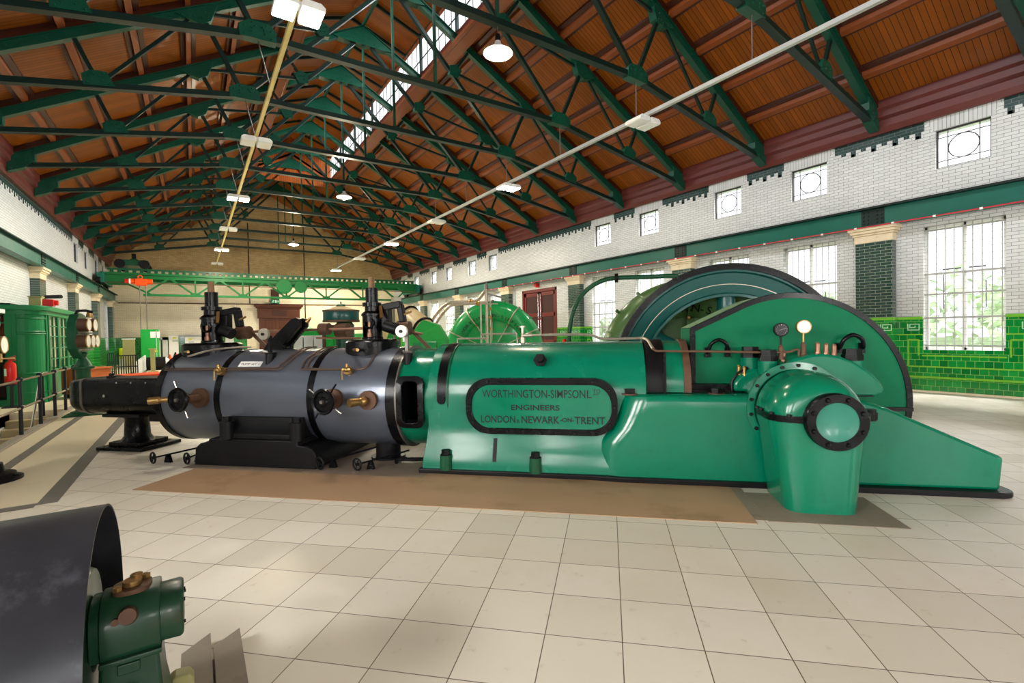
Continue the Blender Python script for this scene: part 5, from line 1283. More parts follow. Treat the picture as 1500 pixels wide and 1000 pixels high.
floor_wheel(-5.74, 5.12, -5.28, 5.62, 'small spoked drain handwheel on the floor at the left end, farthest left of its kind')
floor_wheel(-5.26, 5.15, -5.19, 5.75, 'small spoked drain handwheel on the floor against the left end of the cylinder footing')
floor_wheel(-3.40, 5.16, -2.95, 5.72, 'small spoked drain handwheel on the floor against the right end of the cylinder footing')
floor_wheel(-2.92, 5.17, -2.45, 5.60, 'small spoked drain handwheel on the floor below the inspection opening')
# ------------------------------------------------------------------ machinery behind the engine
def at_eng(u, v, z): return Matrix.Rotation(ENG, 3, 'Z') @ Vector((u, v, z))
gov = thing('governor', 'drum shaped governor with green band and cream top behind the black cylinder', 'governor', (-4.52, 7.6, 0.0), ENG)
gu, gv_ = -4.52, 7.6
build('column', MB().lathe([(0.30, 0), (0.30, 0.06), (0.19, 0.14), (0.16, 1.1), (0.16, 1.78), (0.10, 1.86)], (gu + 0.06, gv_, 0), (0, 0, 1), 28), 'green_dk', gov)
build('drum', MB().lathe([(0.0, 1.845), (0.29, 1.845), (0.295, 1.86), (0.295, 2.02), (0.29, 2.035), (0.20, 2.06), (0.09, 2.10), (0.0, 2.105)], (gu, gv_, 0), (0, 0, 1), 48), 'teal', gov)
build('drum_band', MB().lathe([(0.296, 1.835), (0.304, 1.835), (0.304, 1.868), (0.296, 1.868)], (gu, gv_, 0), (0, 0, 1), 48, close=True).lathe([(0.296, 2.012), (0.304, 2.012), (0.304, 2.04), (0.296, 2.04)], (gu, gv_, 0), (0, 0, 1), 48, close=True), 'rust', gov)
build('crown', MB().lathe([(0.292, 2.037), (0.20, 2.064), (0.09, 2.105), (0.0, 2.108)], (gu, gv_, 0), (0, 0, 1), 48), 'cream', gov)
build('cap', MB().cyl((gu, gv_, 2.10), (gu, gv_, 2.14), 0.075, n=20).cyl((gu, gv_, 2.14), (gu, gv_, 2.19), 0.012), 'green_dk', gov)
build('weight', MB().cyl((gu + 0.05, gv_ - 0.22, 1.69), (gu + 0.27, gv_ - 0.22, 1.69), 0.12, n=24), 'rust', gov)
build('lever', MB().bar((gu - 0.25, gv_ - 0.2, 1.77), (gu + 0.2, gv_ - 0.2, 1.74), 0.05, 0.06).bar((gu - 0.18, gv_ - 0.25, 1.74), (gu - 0.18, gv_ - 0.25, 1.35), 0.04, 0.04), 'rust', gov)

def bg(x, y, d, z=None):
    """point on the ray of the survey pixel at camera distance d (metres along the view axis)"""
    c = Vector(((x - 750)/706.65, (y - 500)/706.65, 1.0))*d
    return Vector((0, 0, 1.6)) + _r*c.x - _u*c.y + _f*c.z

# second engine's end: bright green sheet cover with control boxes
p = bg(448, 505, 15.5); gx, gy = p.x, p.y
cv = thing('machine_cover', 'bright green angular machine cover beyond the black cylinder', 'machine cover', (gx, gy, 0), 0.0)
def yaw_pts(pts, yaw, ox, oy): pass
cvr = Matrix.Rotation(-0.58, 3, 'Z')
def lb(mb, ox, oy):
    mb.v = [tuple(cvr @ Vector(q) + Vector((ox, oy, 0))) for q in mb.v]; return mb
build('cover', lb(MB().prism([(-0.70, 0), (1.1, 0), (1.1, 1.82), (-0.08, 1.84), (-0.2, 1.94), (-0.32, 1.90), (-0.50, 1.60), (-0.70, 1.50)], 'uz', 0.0, 0.9), gx, gy), 'green_br', cv, 0, 0.02)
build('side_bracket', lb(MB().box(0.35, 0.9, -0.25, 0.0, 0, 1.50).cyl((-0.55, -0.12, 0.0), (-0.55, -0.12, 1.52), 0.16), gx, gy), 'green_br', cv, 36, 0.02)
for i in range(3):
    build('control_box', lb(MB().box(-0.26 + i*0.32, 0.02 + i*0.32, -0.3, -0.02, 1.05, 1.62), gx, gy), 'grey_gr', cv, 0, 0.015)
# big bent duct with bright green hood
d0 = [bg(555, 475, 16.5), bg(566, 461, 16.5), bg(585, 458, 16.2), bg(603, 466, 15.8), bg(620, 480, 15.3), bg(636, 498, 15.0), bg(645, 520, 15.0)]
dg = thing('exhaust_duct', 'cream and olive bent duct with a black flange rising behind the engine', 'duct', (d0[3].x, d0[3].y, 0))
path = smooth_path([bg(548, 640, 16.8), bg(549, 560, 16.8), bg(551, 500, 16.8)] + d0[1:] + [bg(650, 600, 15.0)], 5)
build('pipe', MB().tube(path, 0.33, 20), 'cream', dg, 50)
i = 26
for i in (24, 30): build('flange', MB().torus(path[i], (path[i + 1] - path[i - 1]), 0.345, 0.045, 28, 8), 'iron', dg)
hp = bg(626, 505, 12.4)
hd = thing('green_hood', 'bright green sheet metal hood with sloping front in front of the bent duct', 'hood', (hp.x, hp.y, 0))
build('hood', lb(MB().loft([[(-0.67, 0.0, 0), (0.49, 0.0, 0), (0.49, 0.6, 0), (-0.67, 0.6, 0)], [(-0.56, 0.0, 1.45), (0.49, 0, 1.45), (0.49, 0.6, 1.45), (-0.56, 0.6, 1.45)], [(-0.13, 0.1, 1.97), (0.27, 0.1, 1.84), (0.27, 0.6, 1.84), (-0.13, 0.6, 1.97)]]), hp.x, hp.y), 'green_br', hd, 0, 0.01)
build('front_panel', lb(MB().box(-0.36, 0.25, -0.05, 0.0, 0.3, 1.40), hp.x, hp.y), 'green_pump', hd, 0, 0.01)
# stand pipe and arched steam pipes near the green pump
sp = bg(714, 505, 17.2)
s1 = thing('stand_pipe', 'tall steel stand pipe with brass cocks in front of the green pump', 'stand pipe', (sp.x, sp.y, 0))
build('pipe', MB().cyl((sp.x, sp.y, 0), (sp.x, sp.y, 3.15), 0.055, n=14).cyl((sp.x + 0.1, sp.y - 0.07, 0), (sp.x + 0.1, sp.y - 0.07, 3.0), 0.025, n=10), 'steel_pipe', s1)
build('head', MB().cyl((sp.x, sp.y, 3.15), (sp.x, sp.y, 3.32), 0.09, 0.06, 14).cyl((sp.x, sp.y, 3.32), (sp.x, sp.y, 3.4), 0.03).bar((sp.x, sp.y, 3.0), (sp.x + 0.45, sp.y - 0.3, 2.85), 0.06, 0.06), 'iron_lt', s1)
build('cock', MB().ball((sp.x + 0.08, sp.y - 0.1, 2.45), 0.06, 8).ball((sp.x + 0.08, sp.y - 0.1, 2.15), 0.06, 8).ball((sp.x + 0.08, sp.y - 0.1, 1.75), 0.06, 8), 'brass', s1)
sp2 = bg(578, 500, 15.0)
s2 = thing('stand_pipe', 'thin dark stand pipe with a small box on top beside the cream duct', 'stand pipe', (sp2.x, sp2.y, 0))
build('pipe', MB().cyl((sp2.x, sp2.y, 0), (sp2.x, sp2.y, 2.75), 0.035, n=12).cyl((sp2.x + 0.14, sp2.y - 0.1, 1.2), (sp2.x + 0.14, sp2.y - 0.1, 2.6), 0.02, n=8), 'iron_lt', s2)
build('head', MB().box(sp2.x - 0.06, sp2.x + 0.2, sp2.y - 0.14, sp2.y + 0.06, 2.62, 2.76), 'steel_pipe', s2, 0, 0.01)
for k, (pts, r, lab) in enumerate((
        ([bg(624, 640, 17.5), bg(624, 500, 17.5), bg(627, 482, 17.5), bg(636, 464, 17.5), bg(650, 448, 17.4), bg(664, 443, 17.3), bg(690, 442, 17.3), bg(700, 439, 17.3), bg(712, 424, 17.2)], 0.062, 'upper pale steel steam pipe arching up to the stand pipe'),
        ([bg(630, 640, 17.2), bg(630, 500, 17.2), bg(633, 486, 17.2), bg(642, 468, 17.2), bg(654, 453, 17.1), bg(666, 446, 17.0), bg(700, 444, 17.0), bg(713, 442, 17.0)], 0.055, 'lower pale steel steam pipe arching towards the stand pipe'))):
    q = thing('steam_pipe', lab, 'pipe', (pts[0].x, pts[0].y, 0))
    pts[0].z = 0.0
    build('pipe', MB().tube(smooth_path(pts, 5), r, 10), 'steel_pipe', q, 50)
    build('union', MB().ball(pts[6], r*1.7, 8), 'brass', q)
pp = [bg(834, 640, 11.5), bg(834, 500, 11.5), bg(835, 478, 11.5), bg(842, 450, 11.5), bg(858, 426, 11.5), bg(880, 412, 11.5), bg(903, 407, 11.5), bg(950, 405.5, 11.5), bg(985, 404, 11.5), bg(996, 409, 11.6), bg(1002, 440, 11.7), bg(1004, 520, 11.8)]
pp[0].z = 0
q = thing('steam_pipe', 'dark green steam pipe arching over to the flywheel', 'pipe', (pp[0].x, pp[0].y, 0))
build('pipe', MB().tube(smooth_path(pp, 6), 0.055, 12), 'green_dk', q, 50)
build('flange', MB().cyl(pp[6] - Vector((0.03, -0.03, 0)), pp[6] + Vector((0.03, -0.03, 0)), 0.11, n=16), 'iron', q)
# handrails by the pump
hr = bg(662, 505, 15.5)
def rail(px0, px1, y0, y1, d, label):
    a = bg(px0, y0, d); b = bg(px1, y1, d)
    h = thing('pump_handrail', label, 'handrail', ((a.x + b.x)/2, (a.y + b.y)/2, 0))
    build('post', MB().cyl((a.x, a.y, 0), a, 0.024, n=8), 'steel_pipe', h); build('post', MB().cyl((b.x, b.y, 0), b, 0.024, n=8), 'steel_pipe', h)
    build('top_rail', MB().cyl(a, b, 0.024, n=8), 'steel_pipe', h)
rail(703.5, 703.6, 446, 446.2, 16.0, 'slim pale upright post in front of the green pump') if False else None
pst = bg(704, 445, 16.2)
solo('upright_pipe', MB().cyl((pst.x, pst.y, 0), pst, 0.03, n=10).cyl(pst, pst + Vector((0.5, -0.3, 0)), 0.02, n=8), 'steel_pipe', 'slim pale upright pipe left of the tall stand pipe before the pump', 'pipe', (pst.x, pst.y, 0))

# ------------------------------------------------------------------ along the far wall
def cabinet(name, label, cat, px, py_bottom, w, d, h, m, extras=None, y=None, yawz=0.0):
    c = thing(name, label, cat, (px, y, 0))
    b = build('body', MB().box(px - w/2, px + w/2, y - d/2, y + d/2, 0.0, h), m, c, 0, 0.012)
    return c
def far_x(px, Y):  # hall X of survey column px at hall depth Y
    c = Vector(((px - 750)/706.65, 0.0, 1.0)); v = _r*c.x - _u*c.y + _f*c.z
    return v.x/v.y*Y
yc = 33.0
x0, x1 = far_x(207, yc), far_x(233, yc)
c = cabinet('switch_cabinet', 'tall bright green switch cabinet with white notices at the far end', 'cabinet', (x0 + x1)/2, 0, x1 - x0, 0.7, 2.15, 'green_cab' if 'green_cab' in M else 'green_br', y=yc)
build('door_seam', MB().box((x0 + x1)/2 + 0.28, (x0 + x1)/2 + 0.31, yc - 0.36, yc - 0.35, 0.05, 2.1), 'grey_gr', c, 0)
build('notice', MB().box(x0 + 0.42, x0 + 0.85, yc - 0.36, yc - 0.352, 1.68, 2.02), 'white', c, 0)
build('notice', MB().box(x0 + 0.45, x0 + 0.80, yc - 0.36, yc - 0.352, 0.22, 0.6), 'white', c, 0)
build('warning_plate', MB().box(x1 - 0.22, x1 - 0.06, yc - 0.36, yc - 0.352, 0.92, 1.0), 'hi_vis', c, 0)
y2 = 36.5
x0, x1 = far_x(180, y2), far_x(197, y2)
c = cabinet('control_cabinet', 'olive grey metal cabinet with white top left of the green switch cabinet', 'cabinet', (x0 + x1)/2, 0, x1 - x0, 0.6, 1.62, 'sand', y=y2)
build('top', MB().box(x0 - 0.03, x1 + 0.03, y2 - 0.33, y2 + 0.33, 1.62, 1.68), 'white', c, 0)
for k, (pa, pb, h, z0, m, lab) in enumerate(((233, 246, 1.72, 0.25, 'grey_lt', 'open fronted pale grey cabinet frame right of the green switch cabinet'),
                                       (247.5, 261.5, 1.82, 0.35, 'white', 'narrow white cabinet with yellow stickers behind the traffic cones'),
                                       (271, 303, 1.72, 0.0, 'white', 'wide white cabinet behind the first valve column'),
                                       (330, 342, 1.72, 0.0, 'grey_lt', 'pale cabinet right of the first valve column'))):
    Y = 38.6; x0, x1 = far_x(pa, Y), far_x(pb, Y)
    c = thing('white_cabinet', lab, 'cabinet', ((x0 + x1)/2, Y, 0))
    if k == 0:
        b = MB().box(x0, x1, Y - 0.3, Y + 0.3, 1.55, h).box(x1 - 0.28, x1, Y - 0.3, Y + 0.3, 0.15, h).box(x0, x0 + 0.08, Y - 0.3, Y + 0.3, 0, h).box(x0, x1, Y - 0.3, Y + 0.3, 0.15, 0.4).box(x1 - 0.1, x1, Y - 0.3, Y + 0.3, 0, 0.2)
        build('frame', b, m, c, 0)
    else:
        build('body', MB().box(x0, x1, Y - 0.3, Y + 0.3, 0.12, h), m, c, 0, 0.01)
        build('plinth', MB().box(x0 + 0.04, x1 - 0.04, Y - 0.25, Y + 0.25, 0, 0.12), 'iron', c, 0)
        build('sticker', MB().box(x1 - 0.3 if k == 1 else x0 + 0.2, x1 - 0.12 if k == 1 else x0 + 0.38, Y - 0.31, Y - 0.301, h - 0.2, h - 0.1), 'hi_vis', c, 0)
        build('label_strip', MB().box(x0 + 0.2, x0 + 0.5, Y - 0.31, Y - 0.301, h - 0.4, h - 0.3), 'grey_gr', c, 0)
solo('cable_tray', MB().box(far_x(262, 39.9), far_x(372, 39.9), 39.85, 40.2, 1.82, 1.87), 'grey_gr', 'long pale cable tray along the top of the far green dado', 'cable tray', (far_x(315, 39.9), 40.0, 1.82), smooth=0)
def cone(px, Y, label, h=0.5, m='orange'):
    x = far_x(px, Y); c = thing('traffic_cone', label, 'traffic cone', (x, Y, 0), 0, 'traffic cones')
    build('cone', MB().lathe([(0.15, 0.03), (0.03, h), (0.0, h)], (x, Y, 0), (0, 0, 1), 20), m, c)
    build('base', MB().box(x - 0.2, x + 0.2, Y - 0.2, Y + 0.2, 0, 0.03), m, c, 0)
    build('reflective_band', MB().lathe([(0.115, h*0.34), (0.075, h*0.62)], (x, Y, 0), (0, 0, 1), 20), 'white', c)
cone(248.5, 33.5, 'orange traffic cone, left of the pair beside the narrow white cabinet', 0.72)
cone(257, 36, 'orange traffic cone, right of the pair beside the narrow white cabinet', 0.72)
cone(375, 38.0, 'red and white traffic cone by the left jamb of the far oak door', 0.78, 'red')
# exit sign over the far door
xs = 5.22
e = thing('exit_sign', 'green emergency exit sign over the far oak door', 'exit sign', (xs, YF - 0.34, 4.13))
build('panel', MB().box(xs - 0.28, xs + 0.28, YF - 0.34, YF - 0.30, 4.13, 4.40), 'exit', e, 0)
mk = MB().box(xs + 0.10, xs + 0.24, YF - 0.346, YF - 0.340, 4.245, 4.285).prism([(xs + 0.16, 4.20), (xs + 0.25, 4.265), (xs + 0.16, 4.33)], 'uz', YF - 0.346, YF - 0.340)
mk.cyl((xs - 0.12, YF - 0.346, 4.355), (xs - 0.12, YF - 0.340, 4.355), 0.025, n=12).bar((xs - 0.14, YF - 0.343, 4.33), (xs - 0.18, YF - 0.343, 4.24), 0.006, 0.05, (1, 0, 0)).bar((xs - 0.18, YF - 0.343, 4.25), (xs - 0.12, YF - 0.343, 4.17), 0.006, 0.03, (1, 0, 0)).bar((xs - 0.18, YF - 0.343, 4.25), (xs - 0.25, YF - 0.343, 4.19), 0.006, 0.03, (1, 0, 0)).bar((xs - 0.15, YF - 0.343, 4.31), (xs - 0.06, YF - 0.343, 4.28), 0.006, 0.025, (1, 0, 0))
mk.box(xs - 0.02, xs + 0.07, YF - 0.346, YF - 0.340, 4.16, 4.37)
build('running_figure', mk, 'white', e, 0)
build('bracket', MB().box(xs - 0.05, xs + 0.05, YF - 0.30, YF - 0.12, 4.24, 4.34), 'white', e, 0)
# wall pipes and conduits on the far wall
solo('wall_pipe', MB().cyl((-4.0, YF - 0.06, 4.02), (13.9, YF - 0.06, 4.10), 0.035, n=8), 'rust', 'long thin brown pipe run across the far wall above the door', 'pipe', (5, YF - 0.06, 4.0))
for x, z0, z1, m, lab in ((2.6, 1.8, 4.0, 'white', 'white vertical conduit left of the far oak door'), (7.35, 1.8, 11.5, 'iron', 'dark vertical conduit right of the far oak door'), (3.55, 4.1, 10.0, 'iron', 'dark vertical conduit on the gable left of the lamp')):
    solo('wall_conduit', MB().cyl((x, YF - 0.05, z0), (x, YF - 0.05, z1), 0.03, n=8), m, lab, 'conduit', (x, YF - 0.05, z0))
# equipment on the right-hand wall
w = thing('alarm_beacon', 'red alarm beacon high over the maroon double doors', 'alarm', (XR - 0.1, 19.5, 3.88))
build('lens', MB().cyl((XR - 0.18, 19.5, 3.95), (XR - 0.06, 19.5, 3.95), 0.09, 0.10, 16), 'red', w)
build('base', MB().box(XR - 0.06, XR, 19.38, 19.62, 3.83, 4.03), 'red', w, 0)
w = thing('junction_box', 'white wall box with cable left of the maroon double doors', 'junction box', (XR - 0.1, 21.55, 2.5))
build('box', MB().box(XR - 0.13, XR - 0.003, 21.35, 21.72, 2.5, 2.75), 'white', w, 0, 0.01)
build('cable', MB().tube(smooth_path([(XR - 0.04, 21.5, 2.75), (XR - 0.04, 21.5, 3.0), (XR - 0.04, 21.52, 3.4), (XR - 0.04, 21.52, 3.9)], 4), 0.012, 6), 'iron', w)
x, y = XR - 0.35, 15.3
w = thing('fire_point', 'small red fire bell beside a cream pipe right of the maroon doors', 'fire point', (x, 17.4, 1.0))
build('bell', MB().cyl((XR - 0.14, 17.4, 1.17), (XR - 0.04, 17.4, 1.17), 0.09, n=16), 'red', w)
build('call_point', MB().box(XR - 0.09, XR - 0.035, 17.05, 17.2, 1.05, 1.25), 'cream', w, 0)
# ------------------------------------------------------------------ left side: railing, cabin, gauge stand
rl = thing('pit_railing', 'black railing with brass brown rails along the stair pit at the left', 'railing', (-2.46, 12.0, 0.0))
xr = -2.46
posts = [5.6, 7.0, 8.4, 9.8, 11.35, 12.6, 13.75, 14.75, 15.75, 16.45]
for y in posts:
    b = build('post', MB().cyl((xr, y, 0.0), (xr, y, 0.97), 0.030, 0.026, 12), 'black_rail', rl)
    build('post_collar', MB().ball((xr, y, 0.50), 0.045, 8).ball((xr, y, 0.97), 0.045, 8), 'black_rail', b)
for z in (0.48, 0.95):
    build('rail', MB().cyl((xr, posts[0], z), (xr, posts[-1], z), 0.019, n=10), 'handrail', rl)
sh = thing('stair_handrail', 'slanting bright steel handrail at the top of the pit steps', 'handrail', (-2.75, 13.6, -0.2))
build('rail', MB().tube(smooth_path([(-2.72, 13.0, -0.35), (-2.72, 13.6, 0.35), (-2.72, 14.0, 0.86), (-2.72, 14.3, 0.92), (-2.72, 14.6, 0.90)], 5), 0.02, 8), 'chrome', sh)
build('post', MB().cyl((-2.72, 14.2, 0.0), (-2.72, 14.2, 0.92), 0.02, n=8), 'black_rail', sh)

# green timber cabin with a curved corner
cb0 = (-3.75, 17.6)
cabn = thing('cabin', 'green panelled timber cabin with curved corner against the left wall', 'cabin', (-3.9, 18.0, 0.0))
xf, y0, y1, cr_ = -3.25, 16.95, 21.6, 0.46        # front face, near and far ends, corner radius
pl_ = lambda d: [(XL + 0.04, y0 - d), (xf - cr_, y0 - d)] + [(xf - cr_ + (cr_ + d)*math.sin(math.radians(a)), y0 + cr_ - (cr_ + d)*math.cos(math.radians(a))) for a in range(10, 91, 10)] + [(xf + d, y1), (XL + 0.04, y1)]
def shell(d, z0, z1, m, nm, parent=cabn, bv=0.0): return build(nm, MB().prism(pl_(d), 'uv', z0, z1), m, parent, 40, bv)
shell(0.0, 0.0, 0.16, 'booth', 'skirting'); shell(0.12, 2.40, 2.53, 'booth', 'roof_cornice', cabn, 0.02); shell(0.05, 2.30, 2.40, 'booth', 'frieze')
wl = MB()
pts = pl_(0.0)
def wall_strip(pts, z0, z1, th=0.05):
    for a, b in zip(pts[:-1], pts[1:]):
        d = Vector((b[0] - a[0], b[1] - a[1], 0)); n_ = Vector((-d.y, d.x, 0)).normalized()*th
        wl.loft([[(a[0], a[1], z0), (b[0], b[1], z0), (b[0] + n_.x, b[1] + n_.y, z0), (a[0] + n_.x, a[1] + n_.y, z0)], [(a[0], a[1], z1), (b[0], b[1], z1), (b[0] + n_.x, b[1] + n_.y, z1), (a[0] + n_.x, a[1] + n_.y, z1)]])
curve = pts[1:-2]
wall_strip(curve, 0.16, 2.30)
wall_strip([(xf, y0 + cr_), (xf, y0 + 0.7)], 0.16, 2.30)
wall_strip([(xf, y0 + 0.7), (xf, y1)], 0.16, 0.80)
wall_strip([(xf, y1 - 0.2), (xf, y1)], 0.8, 2.30)
build('wall', wl, 'booth', cabn, 40)
tm = MB()                              # raised panel mouldings of the curved corner
def face(a, d): return (xf - cr_ + (cr_ + d)*math.sin(math.radians(a)), y0 + cr_ - (cr_ + d)*math.cos(math.radians(a)))
for z in (0.30, 0.72, 0.80, 1.80, 1.86, 2.2):
    tm.tube([(*face(a, 0.012), z) for a in range(2, 89, 6)], 0.014, 6)
for a in (2, 88):
    for z0, z1 in ((0.30, 0.72), (0.80, 1.80), (1.86, 2.2)): tm.cyl((*face(a, 0.012), z0), (*face(a, 0.012), z1), 0.012, n=6)
tm.box(xf - cr_ - 0.07, xf - cr_ + 0.01, y0 - 0.03, y0 + 0.03, 0.0, 2.3).box(xf - 0.03, xf + 0.03, y0 + cr_, y0 + cr_ + 0.08, 0, 2.3)
build('moulding', tm, 'booth', cabn, 40)
for k in range(4):
    a = y0 + 0.80 + k*1.16; b = a + 0.94
    if b > y1 - 0.1: break
    f = MB().box(xf - 0.03, xf + 0.03, a - 0.1, a, 0.8, 2.3).box(xf - 0.03, xf + 0.03, b, b + 0.08, 0.8, 2.3)
    for z in (0.8, 1.1, 1.40, 1.72, 2.0, 2.28): f.box(xf - 0.02, xf + 0.02, a, b, z, z + 0.03)
    f.box(xf - 0.02, xf + 0.02, (a + b)/2 - 0.015, (a + b)/2 + 0.015, 0.8, 2.3)
    w = build('window_frame', f, 'booth', cabn, 0)
    build('pane', MB().box(xf - 0.004, xf + 0.004, a, b, 0.8, 2.3), 'pane', w, 0)
    build('curtain', MB().box(xf - 0.16, xf - 0.14, a + 0.02, a + 0.36, 0.85, 2.3), 'cream', w, 0)
build('door_post', MB().box(XL + 0.50, XL + 0.62, y0 - 0.04, y0 + 0.06, 0, 2.3).box(XL + 0.05, XL + 0.12, y0 - 0.04, y0 + 0.06, 0, 2.3).box(XL + 0.05, XL + 0.4, y0 - 0.03, y0 + 0.05, 1.75, 1.83).box(XL + 0.05, XL + 0.5, y0 - 0.03, y0 + 0.05, 2.06, 2.1), 'booth', cabn, 0)
build('back_panel', MB().box(XL + 0.04, xf - 0.1, y0 + 1.2, y0 + 1.26, 0.16, 2.3), 'crate', cabn, 0)
build('shelf_dark', MB().box(XL + 0.06, XL + 0.6, y0 + 0.7, y0 + 1.1, 0.17, 1.5), 'wood_dark', cabn, 0)
b = thing('alarm_beacon', 'red sounder on the corner of the green cabin roof', 'alarm', (xf + 0.12, 17.6, 2.53))
build('sounder', MB().box(xf - 0.05, xf + 0.17, 17.45, 17.75, 2.54, 2.72).cyl((xf + 0.17, 17.6, 2.63), (xf + 0.25, 17.6, 2.63), 0.07), 'red', b, 36, 0.015)
build('foot', MB().box(xf - 0.02, xf + 0.1, 17.5, 17.7, 2.53, 2.55), 'red', b, 0)
b = thing('roof_box', 'small cream box standing on the green cabin roof by the pilaster', 'box', (XL + 0.5, 18.4, 2.53))
build('body', MB().box(-3.75, -3.50, 18.4, 18.7, 2.53, 2.83), 'sand', b, 0, 0.01)
build('lid', MB().box(-3.77, -3.48, 18.38, 18.72, 2.83, 2.86), 'sand', b, 0)
solo('roof_plank', MB().box(-4.1, -3.8, 17.0, 18.3, 2.53, 2.58), 'iron', 'flat dark plank lying on the green cabin roof', 'plank', (-4.1, 16.9, 2.53), smooth=0)
cam_ = thing('security_camera', 'dark security camera on a bracket beside the second left pilaster', 'camera', (XL + 0.36, 21.0, 3.0))
build('body', MB().cyl((XL + 0.40, 21.55, 3.05), (XL + 0.85, 21.2, 3.05), 0.06, n=12), 'iron', cam_)
build('bracket', MB().bar((XL + 0.0, 21.72, 3.05), (XL + 0.42, 21.55, 3.05), 0.04, 0.04), 'iron', cam_, 0)

# pillar with gauges on the green column
gs = thing('gauge_stand', 'green cast column carrying a board of brass pressure gauges', 'gauge stand', (-2.0, 13.82, 0.0))
gx, gy = -2.0, 13.82
build('column', MB().lathe([(0.27, 0.0), (0.27, 0.03), (0.24, 0.05), (0.24, 0.08), (0.16, 0.10), (0.135, 0.16), (0.125, 0.95), (0.14, 1.0)], (gx, gy, 0), (0, 0, 1), 28), 'green_dk', gs)
build('base_plate', MB().box(gx - 0.33, gx + 0.33, gy - 0.3, gy + 0.3, 0, 0.025), 'green_dk', gs, 0, 0.008)
build('collar', MB().lathe([(0.14, 0.99), (0.20, 1.0), (0.20, 1.04), (0.15, 1.06), (0.11, 1.15), (0.06, 1.24), (0.09, 1.32), (0.05, 1.36)], (gx, gy, 0), (0, 0, 1), 28), 'green_dk', gs)
nb = Vector((0.985, -0.173, 0)).normalized(); tb = Vector((-nb.y, nb.x, 0)); cbv = Vector((gx - 0.02, gy, 1.72))
def onb(a, z, d): return cbv + tb*a + Vector((0, 0, z)) + nb*d
ob = [(-0.17, -0.42), (-0.06, -0.50), (0.06, -0.50), (0.17, -0.42), (0.32, -0.30), (0.36, 0.0), (0.30, 0.28), (0.16, 0.44), (0.0, 0.47), (-0.16, 0.44), (-0.30, 0.28), (-0.36, 0.0), (-0.32, -0.30)]
build('board', MB().loft([[onb(a, z, -0.13) for a, z in ob], [onb(a, z, 0.03) for a, z in ob]]), 'green_dk', gs, 30, 0.01)
for a, z in ((-0.17, 0.22), (0.17, 0.22), (-0.24, -0.13), (0.02, -0.13), (0.26, -0.13)):
    g = build('gauge_case', MB().cyl(onb(a, z, 0.03), onb(a, z, 0.20), 0.135, n=28), 'rust', gs)
    build('gauge_dial', MB().cyl(onb(a, z, 0.20), onb(a, z, 0.204), 0.12, n=28), 'dial', g)
    build('gauge_rim', MB().torus(onb(a, z, 0.20), nb, 0.128, 0.012, 28, 8), 'brass', g)
for z in (0.05, -0.31): build('gauge_pipe', MB().cyl(onb(-0.33, z, 0.08), onb(0.36, z, 0.08), 0.018, n=8), 'iron_lt', gs)
build('top_bracket', MB().tube([onb(-0.1, 0.43, -0.05), onb(-0.08, 0.52, -0.02), onb(0.0, 0.53, 0.1), onb(0.05, 0.50, 0.2)], 0.03, 8), 'iron', gs)
build('lamp_drop', MB().cyl(onb(0.06, 0.52, 0.14), onb(0.06, 0.38, 0.14), 0.04, 0.07, 14), 'brass', gs)
# wall gauge, white box and fire extinguisher by the near pilaster
p = Vector((-3.62, 14.5, 0))
ex = thing('fire_extinguisher', 'red fire extinguisher on a stand by the near end of the cabin', 'fire extinguisher', (-3.74, 16.55, 0.0))
ex_, ey_ = -3.74, 16.55
build('body', MB().lathe([(0.0, 0.58), (0.10, 0.58), (0.11, 0.60), (0.11, 1.02), (0.095, 1.08), (0.04, 1.12), (0.03, 1.15)], (ex_, ey_, 0), (0, 0, 1), 24), 'red', ex)
build('handle', MB().box(ex_ - 0.03, ex_ + 0.1, ey_ - 0.02, ey_ + 0.02, 1.15, 1.18).bar((ex_ - 0.04, ey_, 1.2), (ex_ + 0.1, ey_, 1.26), 0.03, 0.02), 'red', ex, 0)
build('hose', MB().tube(smooth_path([(ex_ - 0.03, ey_, 1.16), (ex_ - 0.14, ey_, 1.1), (ex_ - 0.14, ey_, 0.7)], 5), 0.014, 6), 'black', ex)
build('label', MB().lathe([(0.111, 0.78), (0.111, 0.96)], (ex_, ey_, 0), (0, 0, 1), 24, -2.6, -0.4), 'dial', ex)
build('bracket', MB().box(ex_ - 0.12, ex_ + 0.12, ey_ - 0.1, ey_ + 0.12, 0.54, 0.58).box(ex_ - 0.03, ex_ + 0.03, ey_ + 0.02, ey_ + 0.08, 0, 0.56).box(ex_ - 0.15, ex_ + 0.15, ey_ - 0.12, ey_ + 0.14, 0, 0.03), 'black_rail', ex, 0)
gw = thing('wall_gauge', 'round brass cased gauge with cream dial on a bracket at the left edge', 'gauge', (-3.8, 16.1, 1.2))
qg = bg(6, 505, 11.2); ng = Vector((0.985, -0.10, 0)).normalized()
build('case', MB().cyl(qg - ng*0.14, qg, 0.20, n=32), 'rust', gw); build('dial', MB().cyl(qg, qg + ng*0.006, 0.18, n=32), 'dial', gw)
build('rim', MB().torus(qg, ng, 0.19, 0.016, 32, 8), 'brass', gw)
build('pipe', MB().cyl(qg - ng*0.1, (XL + 0.2, qg.y + 0.25, qg.z), 0.03, n=10).cyl(qg - ng*0.06 - Vector((0, 0, 0.18)), qg - ng*0.06 - Vector((0, 0, 0.4)), 0.025, n=10).cyl(qg + Vector((0.15, 0.1, -0.32)), qg + Vector((-0.25, -0.15, -0.32)), 0.02, n=8), 'brass', gw)
bx_ = thing('wall_box', 'white wall box above the round brass gauge at the left edge', 'wall box', (XL, 16.3, 2.1))
qb = bg(7, 466, 14.5)
build('body', MB().box(XL + 0.24, XL + 0.52, 16.25, 16.55, 1.98, 2.3), 'white', bx_, 0, 0.01)
